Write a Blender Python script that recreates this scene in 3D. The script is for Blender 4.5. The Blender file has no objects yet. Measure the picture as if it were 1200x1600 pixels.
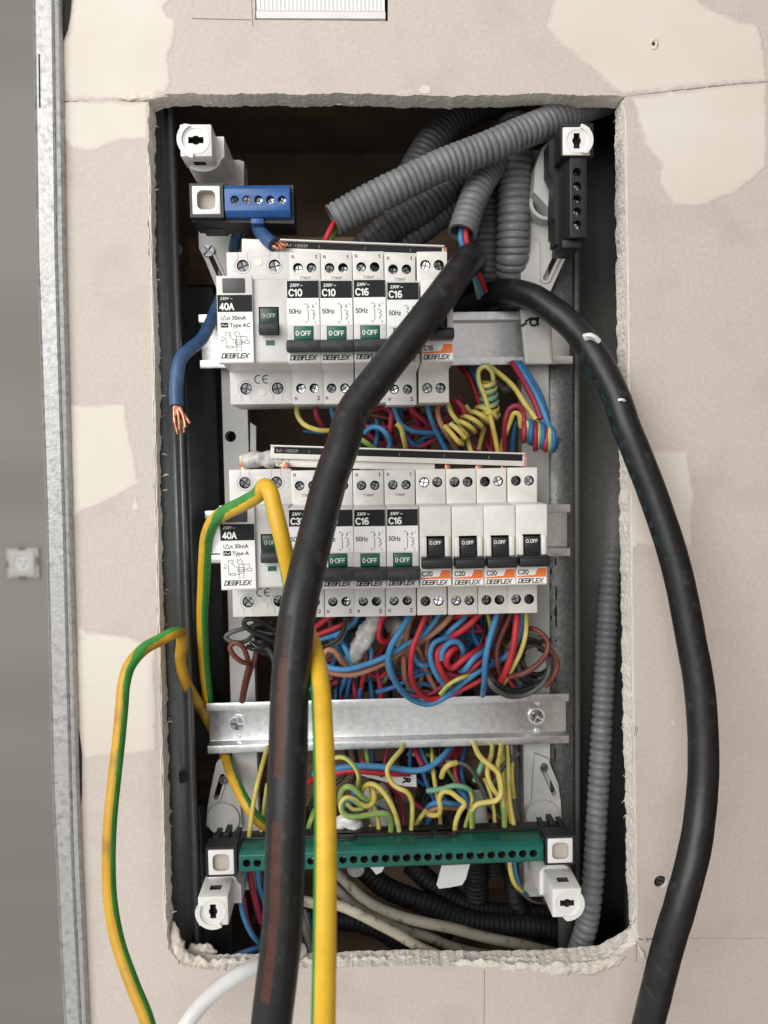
import bpy, bmesh, math, random
from mathutils import Vector, Matrix, noise
from mathutils.geometry import tessellate_polygon
random.seed(7)
R = math.radians
scene = bpy.context.scene
C = scene.collection

# ------------------------------------------------------------------ camera
# world: x right, z up, y into the wall (y = 0 is the face of the plasterboard)
CAM = Vector((0.0, -0.452, 0.0))
F_PX, CX, CY = 1200.0, 600.0, 800.0
YAW, PITCH, ROLL = R(2.0), R(3.5), R(0.95)
fw = Vector((math.sin(YAW) * math.cos(PITCH), math.cos(YAW) * math.cos(PITCH), -math.sin(PITCH)))
rt = fw.cross(Vector((0, 0, 1))).normalized()
up = rt.cross(fw).normalized()
rt2 = rt * math.cos(ROLL) - up * math.sin(ROLL)
up2 = up * math.cos(ROLL) + rt * math.sin(ROLL)
rt, up = rt2, up2
cd = bpy.data.cameras.new('camera')
cam = bpy.data.objects.new('camera', cd)
C.objects.link(cam)
m3 = Matrix((rt, up, -fw)).transposed()
cam.matrix_world = Matrix.Translation(CAM) @ m3.to_4x4()
cd.sensor_fit = 'VERTICAL'
cd.sensor_height = 36.0
cd.sensor_width = 27.0
cd.lens = F_PX / 1600.0 * 36.0
cd.clip_start, cd.clip_end = 0.01, 50
cd.dof.use_dof = True
cd.dof.focus_distance = 0.435
cd.dof.aperture_fstop = 9.0
scene.camera = cam
scene.render.resolution_x, scene.render.resolution_y = 768, 1024

# ------------------------------------------------------------------ light
world = bpy.data.worlds.new('World')
scene.world = world
world.use_nodes = True
bg = world.node_tree.nodes['Background']
bg.inputs[0].default_value = (1.0, 0.985, 0.96, 1)
bg.inputs[1].default_value = 0.46
def area(name, loc, target, sx, sy, power, col):
    l = bpy.data.lights.new(name, 'AREA')
    l.shape = 'RECTANGLE'; l.size = sx; l.size_y = sy; l.energy = power; l.color = col
    o = bpy.data.objects.new(name, l); C.objects.link(o)
    o.location = loc
    o.rotation_euler = (Vector(target) - Vector(loc)).to_track_quat('-Z', 'Y').to_euler()
    return o
area('room_window', (-1.35, -2.1, 1.0), (0, 0, 0), 2.3, 1.9, 66, (1.0, 0.985, 0.965))
vs = scene.view_settings
vs.view_transform = 'Standard'; vs.look = 'None'; vs.exposure = 0.32; vs.gamma = 1.0
vs.use_curve_mapping = False

# ------------------------------------------------------------------ pixel -> place
def ray(px, py):
    return fw + rt * ((px - CX) / F_PX) - up * ((py - CY) / F_PX)
def W(px, py, d):            # point on the plane d millimetres behind the plasterboard face
    r = ray(px, py)
    return CAM + r * ((d / 1000.0 - CAM.y) / r.y)
def WZ(px, py, z):           # point z millimetres from the camera along its axis
    return CAM + ray(px, py) * (z / 1000.0)

# ------------------------------------------------------------------ materials
MATS = {}
def M(name, col, rough=0.5, metal=0.0, var=0.0, vs_=60.0, col2=None, bump=0.0, bs=300.0, spec=0.5, kind='noise',
      lo=0.4, hi=0.6, stretch=None, sub=0.0, detail=6.0, rvar=0.0, extra=None):
    if name in MATS: return MATS[name]
    m = bpy.data.materials.new(name); m.use_nodes = True
    nt = m.node_tree; N = nt.nodes; L = nt.links
    b = N['Principled BSDF']
    b.inputs['Roughness'].default_value = rough
    b.inputs['Metallic'].default_value = metal
    b.inputs['Specular IOR Level'].default_value = spec
    b.inputs['Base Color'].default_value = (*col, 1)
    tc = N.new('ShaderNodeTexCoord'); vec = tc.outputs['Object']
    if stretch:
        mp = N.new('ShaderNodeMapping'); mp.inputs['Scale'].default_value = stretch
        L.new(vec, mp.inputs[0]); vec = mp.outputs[0]
    src = b.inputs['Base Color']; last = None
    if col2 is not None:
        if kind == 'voronoi':
            t = N.new('ShaderNodeTexVoronoi'); t.inputs['Scale'].default_value = vs_
            fac0 = t.outputs['Color']
        else:
            t = N.new('ShaderNodeTexNoise'); t.inputs['Scale'].default_value = vs_
            t.inputs['Detail'].default_value = detail; t.inputs['Roughness'].default_value = 0.62
            fac0 = t.outputs['Fac']
        L.new(vec, t.inputs['Vector'])
        rp = N.new('ShaderNodeValToRGB')
        rp.color_ramp.elements[0].position = lo; rp.color_ramp.elements[1].position = hi
        rp.color_ramp.elements[0].color = (*col, 1); rp.color_ramp.elements[1].color = (*col2, 1)
        L.new(fac0, rp.inputs[0]); last = rp.outputs[0]
        if rvar:
            mr = N.new('ShaderNodeMapRange'); mr.inputs[3].default_value = rough - rvar; mr.inputs[4].default_value = rough + rvar
            L.new(fac0, mr.inputs[0]); L.new(mr.outputs[0], b.inputs['Roughness'])
    if extra:      # second scatter: (colour, scale, lo, hi, amount)
        c3, sc, l3, h3, am = extra
        t3 = N.new('ShaderNodeTexNoise'); t3.inputs['Scale'].default_value = sc; t3.inputs['Detail'].default_value = 8
        L.new(tc.outputs['Object'], t3.inputs['Vector'])
        mr3 = N.new('ShaderNodeMapRange'); mr3.inputs[1].default_value = l3; mr3.inputs[2].default_value = h3
        mr3.inputs[4].default_value = am
        L.new(t3.outputs['Fac'], mr3.inputs[0])
        mx = N.new('ShaderNodeMix'); mx.data_type = 'RGBA'
        L.new(mr3.outputs[0], mx.inputs['Factor'])
        if last: L.new(last, mx.inputs['A'])
        else: mx.inputs['A'].default_value = (*col, 1)
        mx.inputs['B'].default_value = (*c3, 1)
        last = mx.outputs['Result']
        if metal > 0.5:
            im = N.new('ShaderNodeMath'); im.operation = 'SUBTRACT'; im.inputs[0].default_value = metal
            L.new(mr3.outputs[0], im.inputs[1]); L.new(im.outputs[0], b.inputs['Metallic'])
    if last: L.new(last, src)
    if bump:
        t2 = N.new('ShaderNodeTexNoise'); t2.inputs['Scale'].default_value = bs
        t2.inputs['Detail'].default_value = 5
        L.new(vec, t2.inputs['Vector'])
        bp = N.new('ShaderNodeBump'); bp.inputs['Strength'].default_value = bump; bp.inputs['Distance'].default_value = 0.0006
        L.new(t2.outputs['Fac'], bp.inputs['Height']); L.new(bp.outputs[0], b.inputs['Normal'])
    MATS[name] = m
    return m
paper = M('plasterboard_paper', (.535, .472, .425), .95, col2=(.60, .534, .486), vs_=420, lo=.34, hi=.66, bump=.6, bs=1300, spec=.12, detail=9,
          extra=((.46, .40, .355), 26, .52, .74, .55))
gypsum = M('gypsum_core', (.80, .745, .67), .95, col2=(.90, .86, .79), vs_=300, lo=.35, hi=.7, bump=.8, bs=900, spec=.1,
           extra=((.58, .53, .47), 420, .60, .72, .45))
filler = M('joint_filler', (.665, .60, .505), .85, col2=(.73, .67, .585), vs_=16, lo=.35, hi=.65, bump=.2, bs=260, spec=.2,
           extra=((.60, .55, .485), 55, .56, .74, .6))
fillrough = M('rough_filler', (.60, .55, .48), .95, col2=(.70, .65, .57), vs_=110, lo=.35, hi=.65, bump=1.0, bs=420, spec=.1,
              extra=((.44, .40, .35), 300, .60, .7, .5))
plastic = M('light_grey_plastic', (.585, .58, .555), .42, col2=(.63, .625, .60), vs_=90, bump=.05, bs=1500, extra=((.50, .48, .44), 160, .58, .76, .45))
plasticw = M('ivory_plastic', (.64, .625, .58), .42, col2=(.69, .67, .625), vs_=90, bump=.05, bs=1500, extra=((.55, .53, .48), 160, .58, .76, .45))
postw = M('white_post_plastic', (.72, .715, .69), .4, col2=(.76, .755, .73), vs_=40, bump=.05, bs=1200)
chassisw = M('grey_chassis_plastic', (.42, .42, .40), .5, col2=(.47, .465, .44), vs_=30, bump=.08, bs=900,
             extra=((.30, .29, .27), 130, .62, .75, .4))
labelw = M('printed_white', (.80, .80, .775), .5)
blackp = M('printed_black', (.012, .012, .013), .6, spec=.22)
whitep = M('printed_pale', (.85, .85, .83), .5)
greyp = M('printed_grey', (.12, .12, .12), .6)
orangep = M('printed_orange', (.80, .17, .03), .5)
darktog = M('charcoal_plastic', (.026, .027, .029), .55, spec=.35, col2=(.042, .044, .046), vs_=200, bump=.15, bs=900,
            extra=((.2, .2, .19), 1500, .66, .74, .35))
blacktog = M('black_plastic', (.010, .010, .011), .42, bump=.08, bs=900)
btn = M('button_grey', (.060, .062, .062), .5, bump=.1, bs=1500)
greenw = M('toggle_green', (.006, .10, .055), .4)
greend = M('toggle_dark_green', (.006, .035, .025), .35)
holeblk = M('hole_black', (.006, .006, .006), .8)
chrome = M('zinc_screw', (.60, .62, .63), .30, 1.0, col2=(.36, .38, .40), vs_=500, bump=.2, bs=700)
amber = M('clear_nub', (.70, .69, .60), .25)
blueblk = M('blue_terminal_plastic', (.010, .075, .26), .4, col2=(.014, .095, .31), vs_=40, bump=.08, bs=900)
greenblk = M('green_terminal_plastic', (.004, .095, .068), .38, col2=(.006, .125, .09), vs_=60, bump=.1, bs=800,
             extra=((.22, .33, .30), 45, .62, .72, .35))
carrier = M('black_carrier', (.012, .012, .013), .45, bump=.15, bs=700)
postin = M('post_inside', (.46, .42, .375), .7)
postdk = M('post_slot_dark', (.045, .036, .028), .8)
copper = M('bare_copper', (.70, .36, .235), .34, 1.0, col2=(.42, .17, .10), vs_=300, bump=.3, bs=600)
galv = M('galvanised_rail', (.74, .75, .76), .36, 1.0, col2=(.90, .91, .92), vs_=260, lo=.35, hi=.65, bump=.12, bs=500, rvar=.08)
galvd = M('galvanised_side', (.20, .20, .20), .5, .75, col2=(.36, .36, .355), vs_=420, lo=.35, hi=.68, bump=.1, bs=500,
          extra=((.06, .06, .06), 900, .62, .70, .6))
stud = M('dark_steel', (.125, .136, .142), .32, .55, col2=(.165, .176, .182), vs_=160, lo=.3, hi=.7, bump=.15, bs=900)
studr = M('dark_side_steel', (.10, .10, .093), .55, .2, col2=(.135, .136, .127), vs_=420, lo=.35, hi=.65, bump=.15, bs=900)
bead = M('plastered_galvanised', (.46, .462, .455), .46, .35, col2=(.24, .243, .243), vs_=300, lo=.44, hi=.70, bump=.4, bs=500, detail=9,
         extra=((.42, .415, .395), 60, .42, .66, .8))
cavity = M('cavity_brown', (.21, .15, .105), .9, col2=(.28, .205, .15), vs_=20, bump=.3, bs=100)
wood = M('rough_wood', (.10, .062, .033), .8, col2=(.17, .11, .06), vs_=60, stretch=(.25, 1, 3), bump=.5, bs=200)
corr = M('grey_conduit_plastic', (.135, .138, .143), .48, col2=(.165, .168, .173), vs_=90, bump=.1, bs=700,
         extra=((.26, .26, .25), 130, .56, .74, .45))
corrk = M('black_conduit_plastic', (.009, .009, .0095), .6, col2=(.016, .016, .016), vs_=90, bump=.2, bs=700, spec=.25)
corrd = M('dark_conduit_plastic', (.058, .060, .063), .5, col2=(.080, .082, .085), vs_=90, bump=.1, bs=700)
rubber = M('black_cable_sheath', (.0085, .0085, .0090), .42, col2=(.013, .013, .014), vs_=120, bump=.16, bs=220, spec=.42,
           extra=((.10, .10, .098), 140, .60, .78, .35))
brownst = M('brown_stripe', (.050, .017, .011), .5, col2=(.072, .024, .016), vs_=200, bump=.2, bs=300, spec=.3)
brownwear = M('brown_wear', (.026, .012, .009), .5, col2=(.014, .010, .009), vs_=160, bump=.2, bs=300, spec=.3)
tealst = M('teal_stripe', (.008, .045, .050), .5, spec=.3)
yel = M('yellow_insulation', (.60, .355, .014), .45, col2=(.68, .41, .02), vs_=60, bump=.3, bs=140,
        extra=((.30, .20, .04), 70, .56, .74, .55))
yeld = M('stained_shaded_yellow_insulation', (.50, .270, .012), .45, col2=(.58, .33, .018), vs_=50, bump=.4, bs=120,  # brown staining, on an ochre base darkened in place of weaker light
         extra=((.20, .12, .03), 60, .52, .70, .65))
grn = M('green_insulation', (.03, .20, .03), .42, col2=(.045, .26, .04), vs_=90, bump=.12, bs=300)
yel2 = M('thin_yellow_insulation', (.50, .40, .075), .54, col2=(.60, .50, .14), vs_=120, bump=.1, bs=300)
grn2 = M('thin_green_insulation', (.15, .28, .06), .54, col2=(.21, .34, .10), vs_=120)
tealg = M('mint_insulation', (.13, .33, .21), .54, col2=(.19, .39, .27), vs_=120)
redw = M('red_insulation', (.40, .016, .024), .54, col2=(.47, .022, .030), vs_=100, bump=.1, bs=300)
darkred = M('crimson_insulation', (.27, .016, .045), .54, col2=(.33, .022, .055), vs_=100)
bluew = M('blue_insulation', (.040, .19, .38), .54, col2=(.055, .23, .44), vs_=100, bump=.1, bs=300)
bluedk = M('deep_blue_insulation', (.018, .10, .26), .54, col2=(.025, .13, .31), vs_=100)
bluet = M('thick_blue_insulation', (.024, .070, .165), .45, col2=(.038, .092, .20), vs_=70, bump=.25, bs=200,
          extra=((.14, .19, .27), 70, .60, .78, .5))
brownw = M('brown_insulation', (.115, .028, .018), .54, col2=(.15, .04, .025), vs_=100)
tanw = M('tan_brown_insulation', (.30, .13, .075), .54, col2=(.36, .17, .10), vs_=100)
blackw = M('black_insulation', (.012, .012, .012), .40)
greyw = M('grey_insulation', (.06, .06, .058), .45, col2=(.085, .085, .08), vs_=100)
whitec = M('white_cable_sheath', (.72, .73, .72), .4, col2=(.78, .79, .78), vs_=60, bump=.1, bs=300)
dirty = M('dirty_beige_sheath', (.34, .30, .23), .7, col2=(.44, .40, .32), vs_=60, lo=.3, hi=.7, bump=.5, bs=250,
          extra=((.10, .075, .05), 170, .54, .68, .8))
dirtyd = M('grimy_grey_sheath', (.20, .185, .14), .7, col2=(.27, .25, .20), vs_=60, lo=.3, hi=.7, bump=.5, bs=250,
           extra=((.07, .055, .04), 150, .54, .68, .8))
tape = M('cloudy_tape', (.42, .42, .395), .4, col2=(.52, .52, .49), vs_=90, bump=.6, bs=120)
tapew = M('white_tape', (.68, .68, .66), .5, col2=(.74, .74, .72), vs_=80, bump=.4, bs=160)
sleeve = M('translucent_sheath', (.30, .29, .27), .35, col2=(.46, .45, .43), vs_=120, lo=.3, hi=.7, bump=.8, bs=180)
ribw = M('white_cover_plastic', (.80, .80, .775), .45)
roomw = M('far_room_paint', (.235, .22, .195), .8, col2=(.27, .255, .228), vs_=2.2, lo=.42, hi=.58, detail=1.5, stretch=(.3, 1, 1.6))

# ------------------------------------------------------------------ mesh helpers (local units: millimetres)
K = 0.001
def finish(name, bm, mats, smooth=None, scale=True):
    bmesh.ops.recalc_face_normals(bm, faces=bm.faces)
    if scale:
        for v in bm.verts: v.co *= K
    me = bpy.data.meshes.new(name)
    bm.to_mesh(me); bm.free()
    for m in (mats if isinstance(mats, (list, tuple)) else [mats]): me.materials.append(m)
    if smooth is not None:
        me.shade_smooth(); me.set_sharp_from_angle(angle=R(smooth))
    return me
def ob(name, me, parent=None, loc=(0, 0, 0)):
    o = bpy.data.objects.new(name, me); C.objects.link(o)
    if parent: o.parent = parent
    o.location = loc
    return o
def tag(o, label=None, cat=None, group=None, kind=None):
    if label: o['label'] = label
    if cat: o['category'] = cat
    if group: o['group'] = group
    if kind: o['kind'] = kind
    return o
def thing(name, label, cat, loc=(0, 0, 0), group=None):
    return tag(ob(name, None, None, loc), label, cat, group)
def mm(x, y, z): return (x * K, y * K, z * K)

def add_box(bm, x0, x1, y0, y1, z0, z1, mi=0):
    r = bmesh.ops.create_cube(bm, size=1.0)
    for v in r['verts']:
        v.co = Vector((x0 + (v.co.x + .5) * (x1 - x0), y0 + (v.co.y + .5) * (y1 - y0), z0 + (v.co.z + .5) * (z1 - z0)))
    for f in {f for v in r['verts'] for f in v.link_faces}: f.material_index = mi
    return r['verts']
def box_mesh(name, x0, x1, y0, y1, z0, z1, mat, bev=0.0, seg=2):
    bm = bmesh.new(); add_box(bm, x0, x1, y0, y1, z0, z1)
    if bev: bmesh.ops.bevel(bm, geom=bm.edges[:], offset=bev, segments=seg, affect='EDGES', profile=.5)
    return finish(name, bm, mat, 40 if bev else None)
def prism_x(bm, prof, x0, x1):         # prof: (y, z) outline extruded along x
    a = [bm.verts.new((x0, y, z)) for y, z in prof]; b = [bm.verts.new((x1, y, z)) for y, z in prof]
    n = len(prof)
    bm.faces.new(a); bm.faces.new(b[::-1])
    for i in range(n): bm.faces.new((a[i], b[i], b[(i + 1) % n], a[(i + 1) % n]))
def bevel_sharp(bm, off, seg=2, ang=25):
    es = [e for e in bm.edges if len(e.link_faces) == 2 and e.calc_face_angle(0) > R(ang)]
    bmesh.ops.bevel(bm, geom=es, offset=off, segments=seg, affect='EDGES', profile=.5)
def add_cyl(bm, x, z, r, y0, y1, n=24, r2=None, mi=0):  # cylinder along y
    a = []; b = []
    for i in range(n):
        t = 2 * math.pi * i / n
        a.append(bm.verts.new((x + r * math.cos(t), y0, z + r * math.sin(t))))
        b.append(bm.verts.new((x + (r2 or r) * math.cos(t), y1, z + (r2 or r) * math.sin(t))))
    fs = [bm.faces.new(a), bm.faces.new(b[::-1])]
    for i in range(n): fs.append(bm.faces.new((a[i], b[i], b[(i + 1) % n], a[(i + 1) % n])))
    for f in fs: f.material_index = mi
def bool_cut(me, cutter, matcut=None):
    a = bpy.data.objects.new('tmp_a', me); b = bpy.data.objects.new('tmp_b', cutter)
    C.objects.link(a); C.objects.link(b)
    md = a.modifiers.new('cut', 'BOOLEAN'); md.object = b; md.operation = 'DIFFERENCE'; md.solver = 'EXACT'; md.material_mode = 'TRANSFER'
    dg = bpy.context.evaluated_depsgraph_get(); dg.update()
    out = bpy.data.meshes.new_from_object(a.evaluated_get(dg))
    out.name = me.name
    bpy.data.objects.remove(a); bpy.data.objects.remove(b)
    out.shade_smooth(); out.set_sharp_from_angle(angle=R(35))
    return out
CACHE = {}
def cached(key, fn):
    if key not in CACHE: CACHE[key] = fn()
    return CACHE[key]
def text_mesh(s, size, mat, bold=0.0, shear=0.0, xs=1.0, align='LEFT'):   # size in mm, faces -y
    def mk():
        cu = bpy.data.curves.new('txt', 'FONT'); cu.body = s; cu.size = size; cu.offset = bold; cu.shear = shear
        cu.align_x = align; cu.resolution_u = 3
        o = bpy.data.objects.new('txt', cu); C.objects.link(o)
        dg = bpy.context.evaluated_depsgraph_get(); dg.update()
        me = bpy.data.meshes.new_from_object(o.evaluated_get(dg))
        bpy.data.objects.remove(o); bpy.data.curves.remove(cu)
        for v in me.vertices: v.co = Vector((v.co.x * xs * K, 0, v.co.y * K))
        me.materials.clear(); me.materials.append(mat); me.name = 'lettering'
        return me
    return cached(('t', s, size, mat.name, bold, shear, xs, align), mk)
def letter(parent, s, x, y, z, size, mat, **kw):
    return ob('lettering', text_mesh(s, size, mat, **kw), parent, mm(x, y, z))
def strokes_mesh(lines, w, mat, name='wiring_diagram', t=0.03):  # 2-D polylines (x, z) as thin flat strips
    bm = bmesh.new()
    for pl in lines:
        for (x0, z0), (x1, z1) in zip(pl, pl[1:]):
            d = Vector((x1 - x0, z1 - z0)); l = d.length
            if l < 1e-6: continue
            d /= l; n = Vector((-d.y, d.x)) * w / 2; e = d * w / 2
            q = [(x0 - e.x + n.x, z0 - e.y + n.y), (x1 + e.x + n.x, z1 + e.y + n.y), (x1 + e.x - n.x, z1 + e.y - n.y), (x0 - e.x - n.x, z0 - e.y - n.y)]
            bm.faces.new([bm.verts.new((x, -random.random() * t, z)) for x, z in q])
    return finish(name, bm, mat)

def arc(cx, cz, rx, rz, a0, a1, n=9):
    return [(cx + rx * math.cos(R(a0 + (a1 - a0) * k / n)), cz + rz * math.sin(R(a0 + (a1 - a0) * k / n))) for k in range(n + 1)]
GLY = {'C': (.74, [arc(.4, .5, .36, .46, 48, 312, 14)]), '0': (.62, [arc(.31, .5, .27, .46, 0, 360, 18)]), 'O': (.78, [arc(.39, .5, .36, .46, 0, 360, 18)]),
       '1': (.42, [[(.04, .74), (.26, .92), (.26, .04)]]), '2': (.60, [arc(.29, .70, .25, .26, 170, -35, 9) + [(.06, .06), (.56, .06)]]),
       '3': (.60, [arc(.28, .72, .23, .23, 150, -90, 9), arc(.28, .27, .26, .23, 90, -150, 9)]), '4': (.62, [[(.42, .04), (.42, .94), (.04, .28), (.60, .28)]]),
       '5': (.60, [[(.52, .94), (.14, .94), (.10, .52)] + arc(.29, .32, .25, .28, 125, -150, 10)]), '6': (.60, [arc(.30, .29, .25, .25, 0, 360, 14), [(.05, .30), (.05, .60), (.14, .84), (.30, .95), (.48, .90)]]),
       'A': (.72, [[(.03, .04), (.35, .94), (.67, .04)], [(.14, .34), (.56, .34)]]), 'H': (.72, [[(.08, .04), (.08, .96)], [(.62, .04), (.62, .96)], [(.08, .5), (.62, .5)]]),
       'z': (.52, [[(.05, .62), (.46, .62), (.05, .06), (.48, .06)]]), 'N': (.72, [[(.08, .04), (.08, .94), (.62, .06), (.62, .96)]]),
       'F': (.62, [[(.08, .04), (.08, .94), (.56, .94)], [(.08, .5), (.48, .5)]]), 'f': (.36, [[(.14, .04), (.14, .76), (.24, .94), (.36, .92)], [(.02, .64), (.32, .64)]]),
       'D': (.86, [[(.06, .06), (.66, .06), (.80, .22), (.80, .78), (.66, .94), (.06, .94)], [(.10, .06), (.10, .94)]]), 'E': (.76, [[(.70, .06), (.08, .06), (.08, .94), (.72, .94)], [(.08, .5), (.66, .5)]]),
       'B': (.84, [[(.08, .06), (.66, .06), (.78, .16), (.78, .40), (.68, .5), (.76, .60), (.76, .84), (.64, .94), (.08, .94), (.08, .06)], [(.08, .5), (.68, .5)]]),
       'L': (.70, [[(.08, .96), (.08, .06), (.68, .06)]]), 'X': (.90, [[(.04, .04), (.86, .96)], [(.10, .96), (.80, .04)]]), 'P': (.64, [[(.08, .04), (.08, .94), (.44, .94), (.58, .82), (.58, .62), (.44, .5), (.08, .5)]]),
       '7': (.58, [[(.04, .92), (.54, .92), (.22, .04)]]), '8': (.60, [arc(.3, .72, .22, .22, 0, 360, 12), arc(.3, .27, .26, .24, 0, 360, 12)]), '.': (.28, [[(.12, .05), (.15, .05)]]), '·': (.28, [[(.12, .5), (.15, .5)]]),
       'o': (.60, [arc(.29, .34, .25, .30, 0, 360, 14)]), ' ': (.3, [])}
def sletter(parent, s_, x, y, z, h, mat, w=.14, shear=0.0, xs=1.0, center=False, gap=.10):
    """heavy sans lettering built from strokes: cap height h mm, stroke width w of the height"""
    def mk():
        L = []; cx = 0.0
        for c in s_:
            adv, pls = GLY[c]
            for pl in pls: L.append([((cx + px_ * xs + pz_ * shear) * h, pz_ * h) for px_, pz_ in pl])
            cx += (adv + gap) * xs
        me = strokes_mesh(L, w * h, mat, 'lettering', .02)
        if center:
            for v in me.vertices: v.co.x -= cx * h * K / 2
        return me
    return ob('lettering', cached(('s', s_, h, mat.name, w, shear, xs, center, gap), mk), parent, mm(x, y, z))

# sweeps -------------------------------------------------------------
def spline(pts, step):
    P = [Vector(p) for p in pts]
    if len(P) == 2: P = [P[0], (P[0] + P[1]) / 2, P[1]]
    P = [P[0] * 2 - P[1]] + P + [P[-1] * 2 - P[-2]]
    out = []
    for i in range(1, len(P) - 2):
        p0, p1, p2, p3 = P[i - 1:i + 3]
        d1 = max((p2 - p1).length, 1e-6) ** .5; d0 = max((p1 - p0).length, 1e-6) ** .5; d2 = max((p3 - p2).length, 1e-6) ** .5
        m1 = (p1 - p0) / d0 - (p2 - p0) / (d0 + d1) + (p2 - p1) / d1
        m2 = (p2 - p1) / d1 - (p3 - p1) / (d1 + d2) + (p3 - p2) / d2
        m1 *= d1; m2 *= d1
        n = max(2, int((p2 - p1).length / step))
        for k in range(n):
            t = k / n; t2 = t * t; t3 = t2 * t
            out.append(p1 * (2 * t3 - 3 * t2 + 1) + m1 * (t3 - 2 * t2 + t) + p2 * (-2 * t3 + 3 * t2) + m2 * (t3 - t2))
    out.append(P[-2])
    return out
def resample(pts, step):
    out = [pts[0]]; acc = 0.0
    for a, b in zip(pts, pts[1:]):
        l = (b - a).length; pos = step - acc
        while pos <= l and l > 0:
            out.append(a + (b - a) * (pos / l)); pos += step
        acc = l - (pos - step)
    if (out[-1] - pts[-1]).length > step * .3: out.append(pts[-1])
    return out
def frames(pts, view):
    fr = []; n = None
    for i, p in enumerate(pts):
        t = (pts[min(i + 1, len(pts) - 1)] - pts[max(i - 1, 0)])
        t = t.normalized() if t.length > 0 else Vector((0, 0, 1))
        if view:
            v = CAM - p; a = v - t * v.dot(t)
            if a.length < .02: a = (n if n else Vector((0, -1, 0)))
            a.normalize()
            if n: a = (a * .5 + (n - t * n.dot(t)) * .5).normalized()
            n = a
        else:
            if n is None:
                a = Vector((0, -1, 0)); n = a - t * a.dot(t)
                if n.length < .05: n = Vector((1, 0, 0)) - t * t.x
            n = n - t * n.dot(t)
            n.normalize()
        fr.append((p, t, n.copy(), t.cross(n)))
    return fr
def tube(name, pts, r, mats, seg=10, step=None, sector=None, ridge=None, view=False, hollow=False, r_end=None, wob=0.0, wf=90.0):
    """pts: world points (m); r in mm. sector(s_mm, angle_deg)->material slot. ridge=(pitch_mm, amp_mm)."""
    rr = r * K
    st = step * K if step else max(rr * .8, .0012)
    base = spline(pts, st)
    base = resample(base, (ridge[0] * K / 6) if ridge else st)
    fr = frames(base, view)
    bm = bmesh.new(); rings = []; s = 0.0; S = []
    n = len(fr)
    for i, (p, t, a, b) in enumerate(fr):
        if i: s += (p - fr[i - 1][0]).length
        S.append(s / K)
        q = rr if r_end is None else rr + (r_end * K - rr) * i / (n - 1)
        if ridge:
            ph = math.sin(2 * math.pi * ((s / K) / ridge[0] + .35 * noise.noise(p * 60)))
            q += ridge[1] * K * (max(-1.2, min(.5, (ph + .5) * 1.5)) * 1.15 * (1 + .35 * noise.noise(p * 45)))
            q *= 1 + .035 * noise.noise(p * 38 + Vector((3, 1, 7)))
        ring = []
        for k in range(seg):
            th = 2 * math.pi * k / seg
            w = q
            if wob: w *= 1 + wob * (noise.noise(p * wf + Vector((math.cos(th), math.sin(th), 0)) * .9) + .5 * noise.noise(p * wf * 2.7 + Vector((math.cos(th), math.sin(th), 4)) * 1.6))
            ring.append(bm.verts.new(p + (a * math.cos(th) + b * math.sin(th)) * w))
        rings.append(ring)
    for i in range(n - 1):
        for k in range(seg):
            f = bm.faces.new((rings[i][k], rings[i][(k + 1) % seg], rings[i + 1][(k + 1) % seg], rings[i + 1][k]))
            if sector: f.material_index = sector((S[i] + S[i + 1]) / 2, ((k + .5) / seg * 360 + 180) % 360 - 180)
    if hollow:
        p, t, a, b = fr[-1]
        prev = rings[-1]
        for q, off in ((rr * .86, 0), (rr * .84, -.012)):
            ring = [bm.verts.new(p + t * off + (a * math.cos(2 * math.pi * k / seg) + b * math.sin(2 * math.pi * k / seg)) * q) for k in range(seg)]
            for k in range(seg): bm.faces.new((prev[k], prev[(k + 1) % seg], ring[(k + 1) % seg], ring[k]))
            prev = ring
        bm.faces.new(prev); bm.faces.new(rings[0][::-1])
    else:
        bm.faces.new(rings[0][::-1]); bm.faces.new(rings[-1])
    return finish(name, bm, mats, 60, scale=False)
def jag(pts, closed=True, step=3.0, amp=0.8, fr=.25, seed=0.0, sel=None):
    """2-D outline (mm) -> finer outline with a ragged edge; sel(i) -> amplitude factor for edge i."""
    out = []; n = len(pts)
    for i in range(n if closed else n - 1):
        a = Vector(pts[i]); b = Vector(pts[(i + 1) % n]); d = b - a; l = d.length
        if l < 1e-6: continue
        nrm = Vector((-d.y, d.x)) / l
        f = sel(i) if sel else 1.0
        k = max(1, int(l / step)) if f > 0 else 1
        for j in range(k):
            p = a + d * (j / k)
            o = 0.0
            if f > 0 and j > 0:
                o = amp * f * (noise.noise(Vector((p.x * fr, p.y * fr, seed))) + .6 * noise.noise(Vector((p.x * fr * 3.1, p.y * fr * 3.1, seed + 5))))
            out.append(p + nrm * o)
    return out
def px2(pts, d=0):             # pixel outline -> (x, z) in mm on plane d
    return [Vector((W(x, y, d).x / K, W(x, y, d).z / K)) for x, y in pts]
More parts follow.
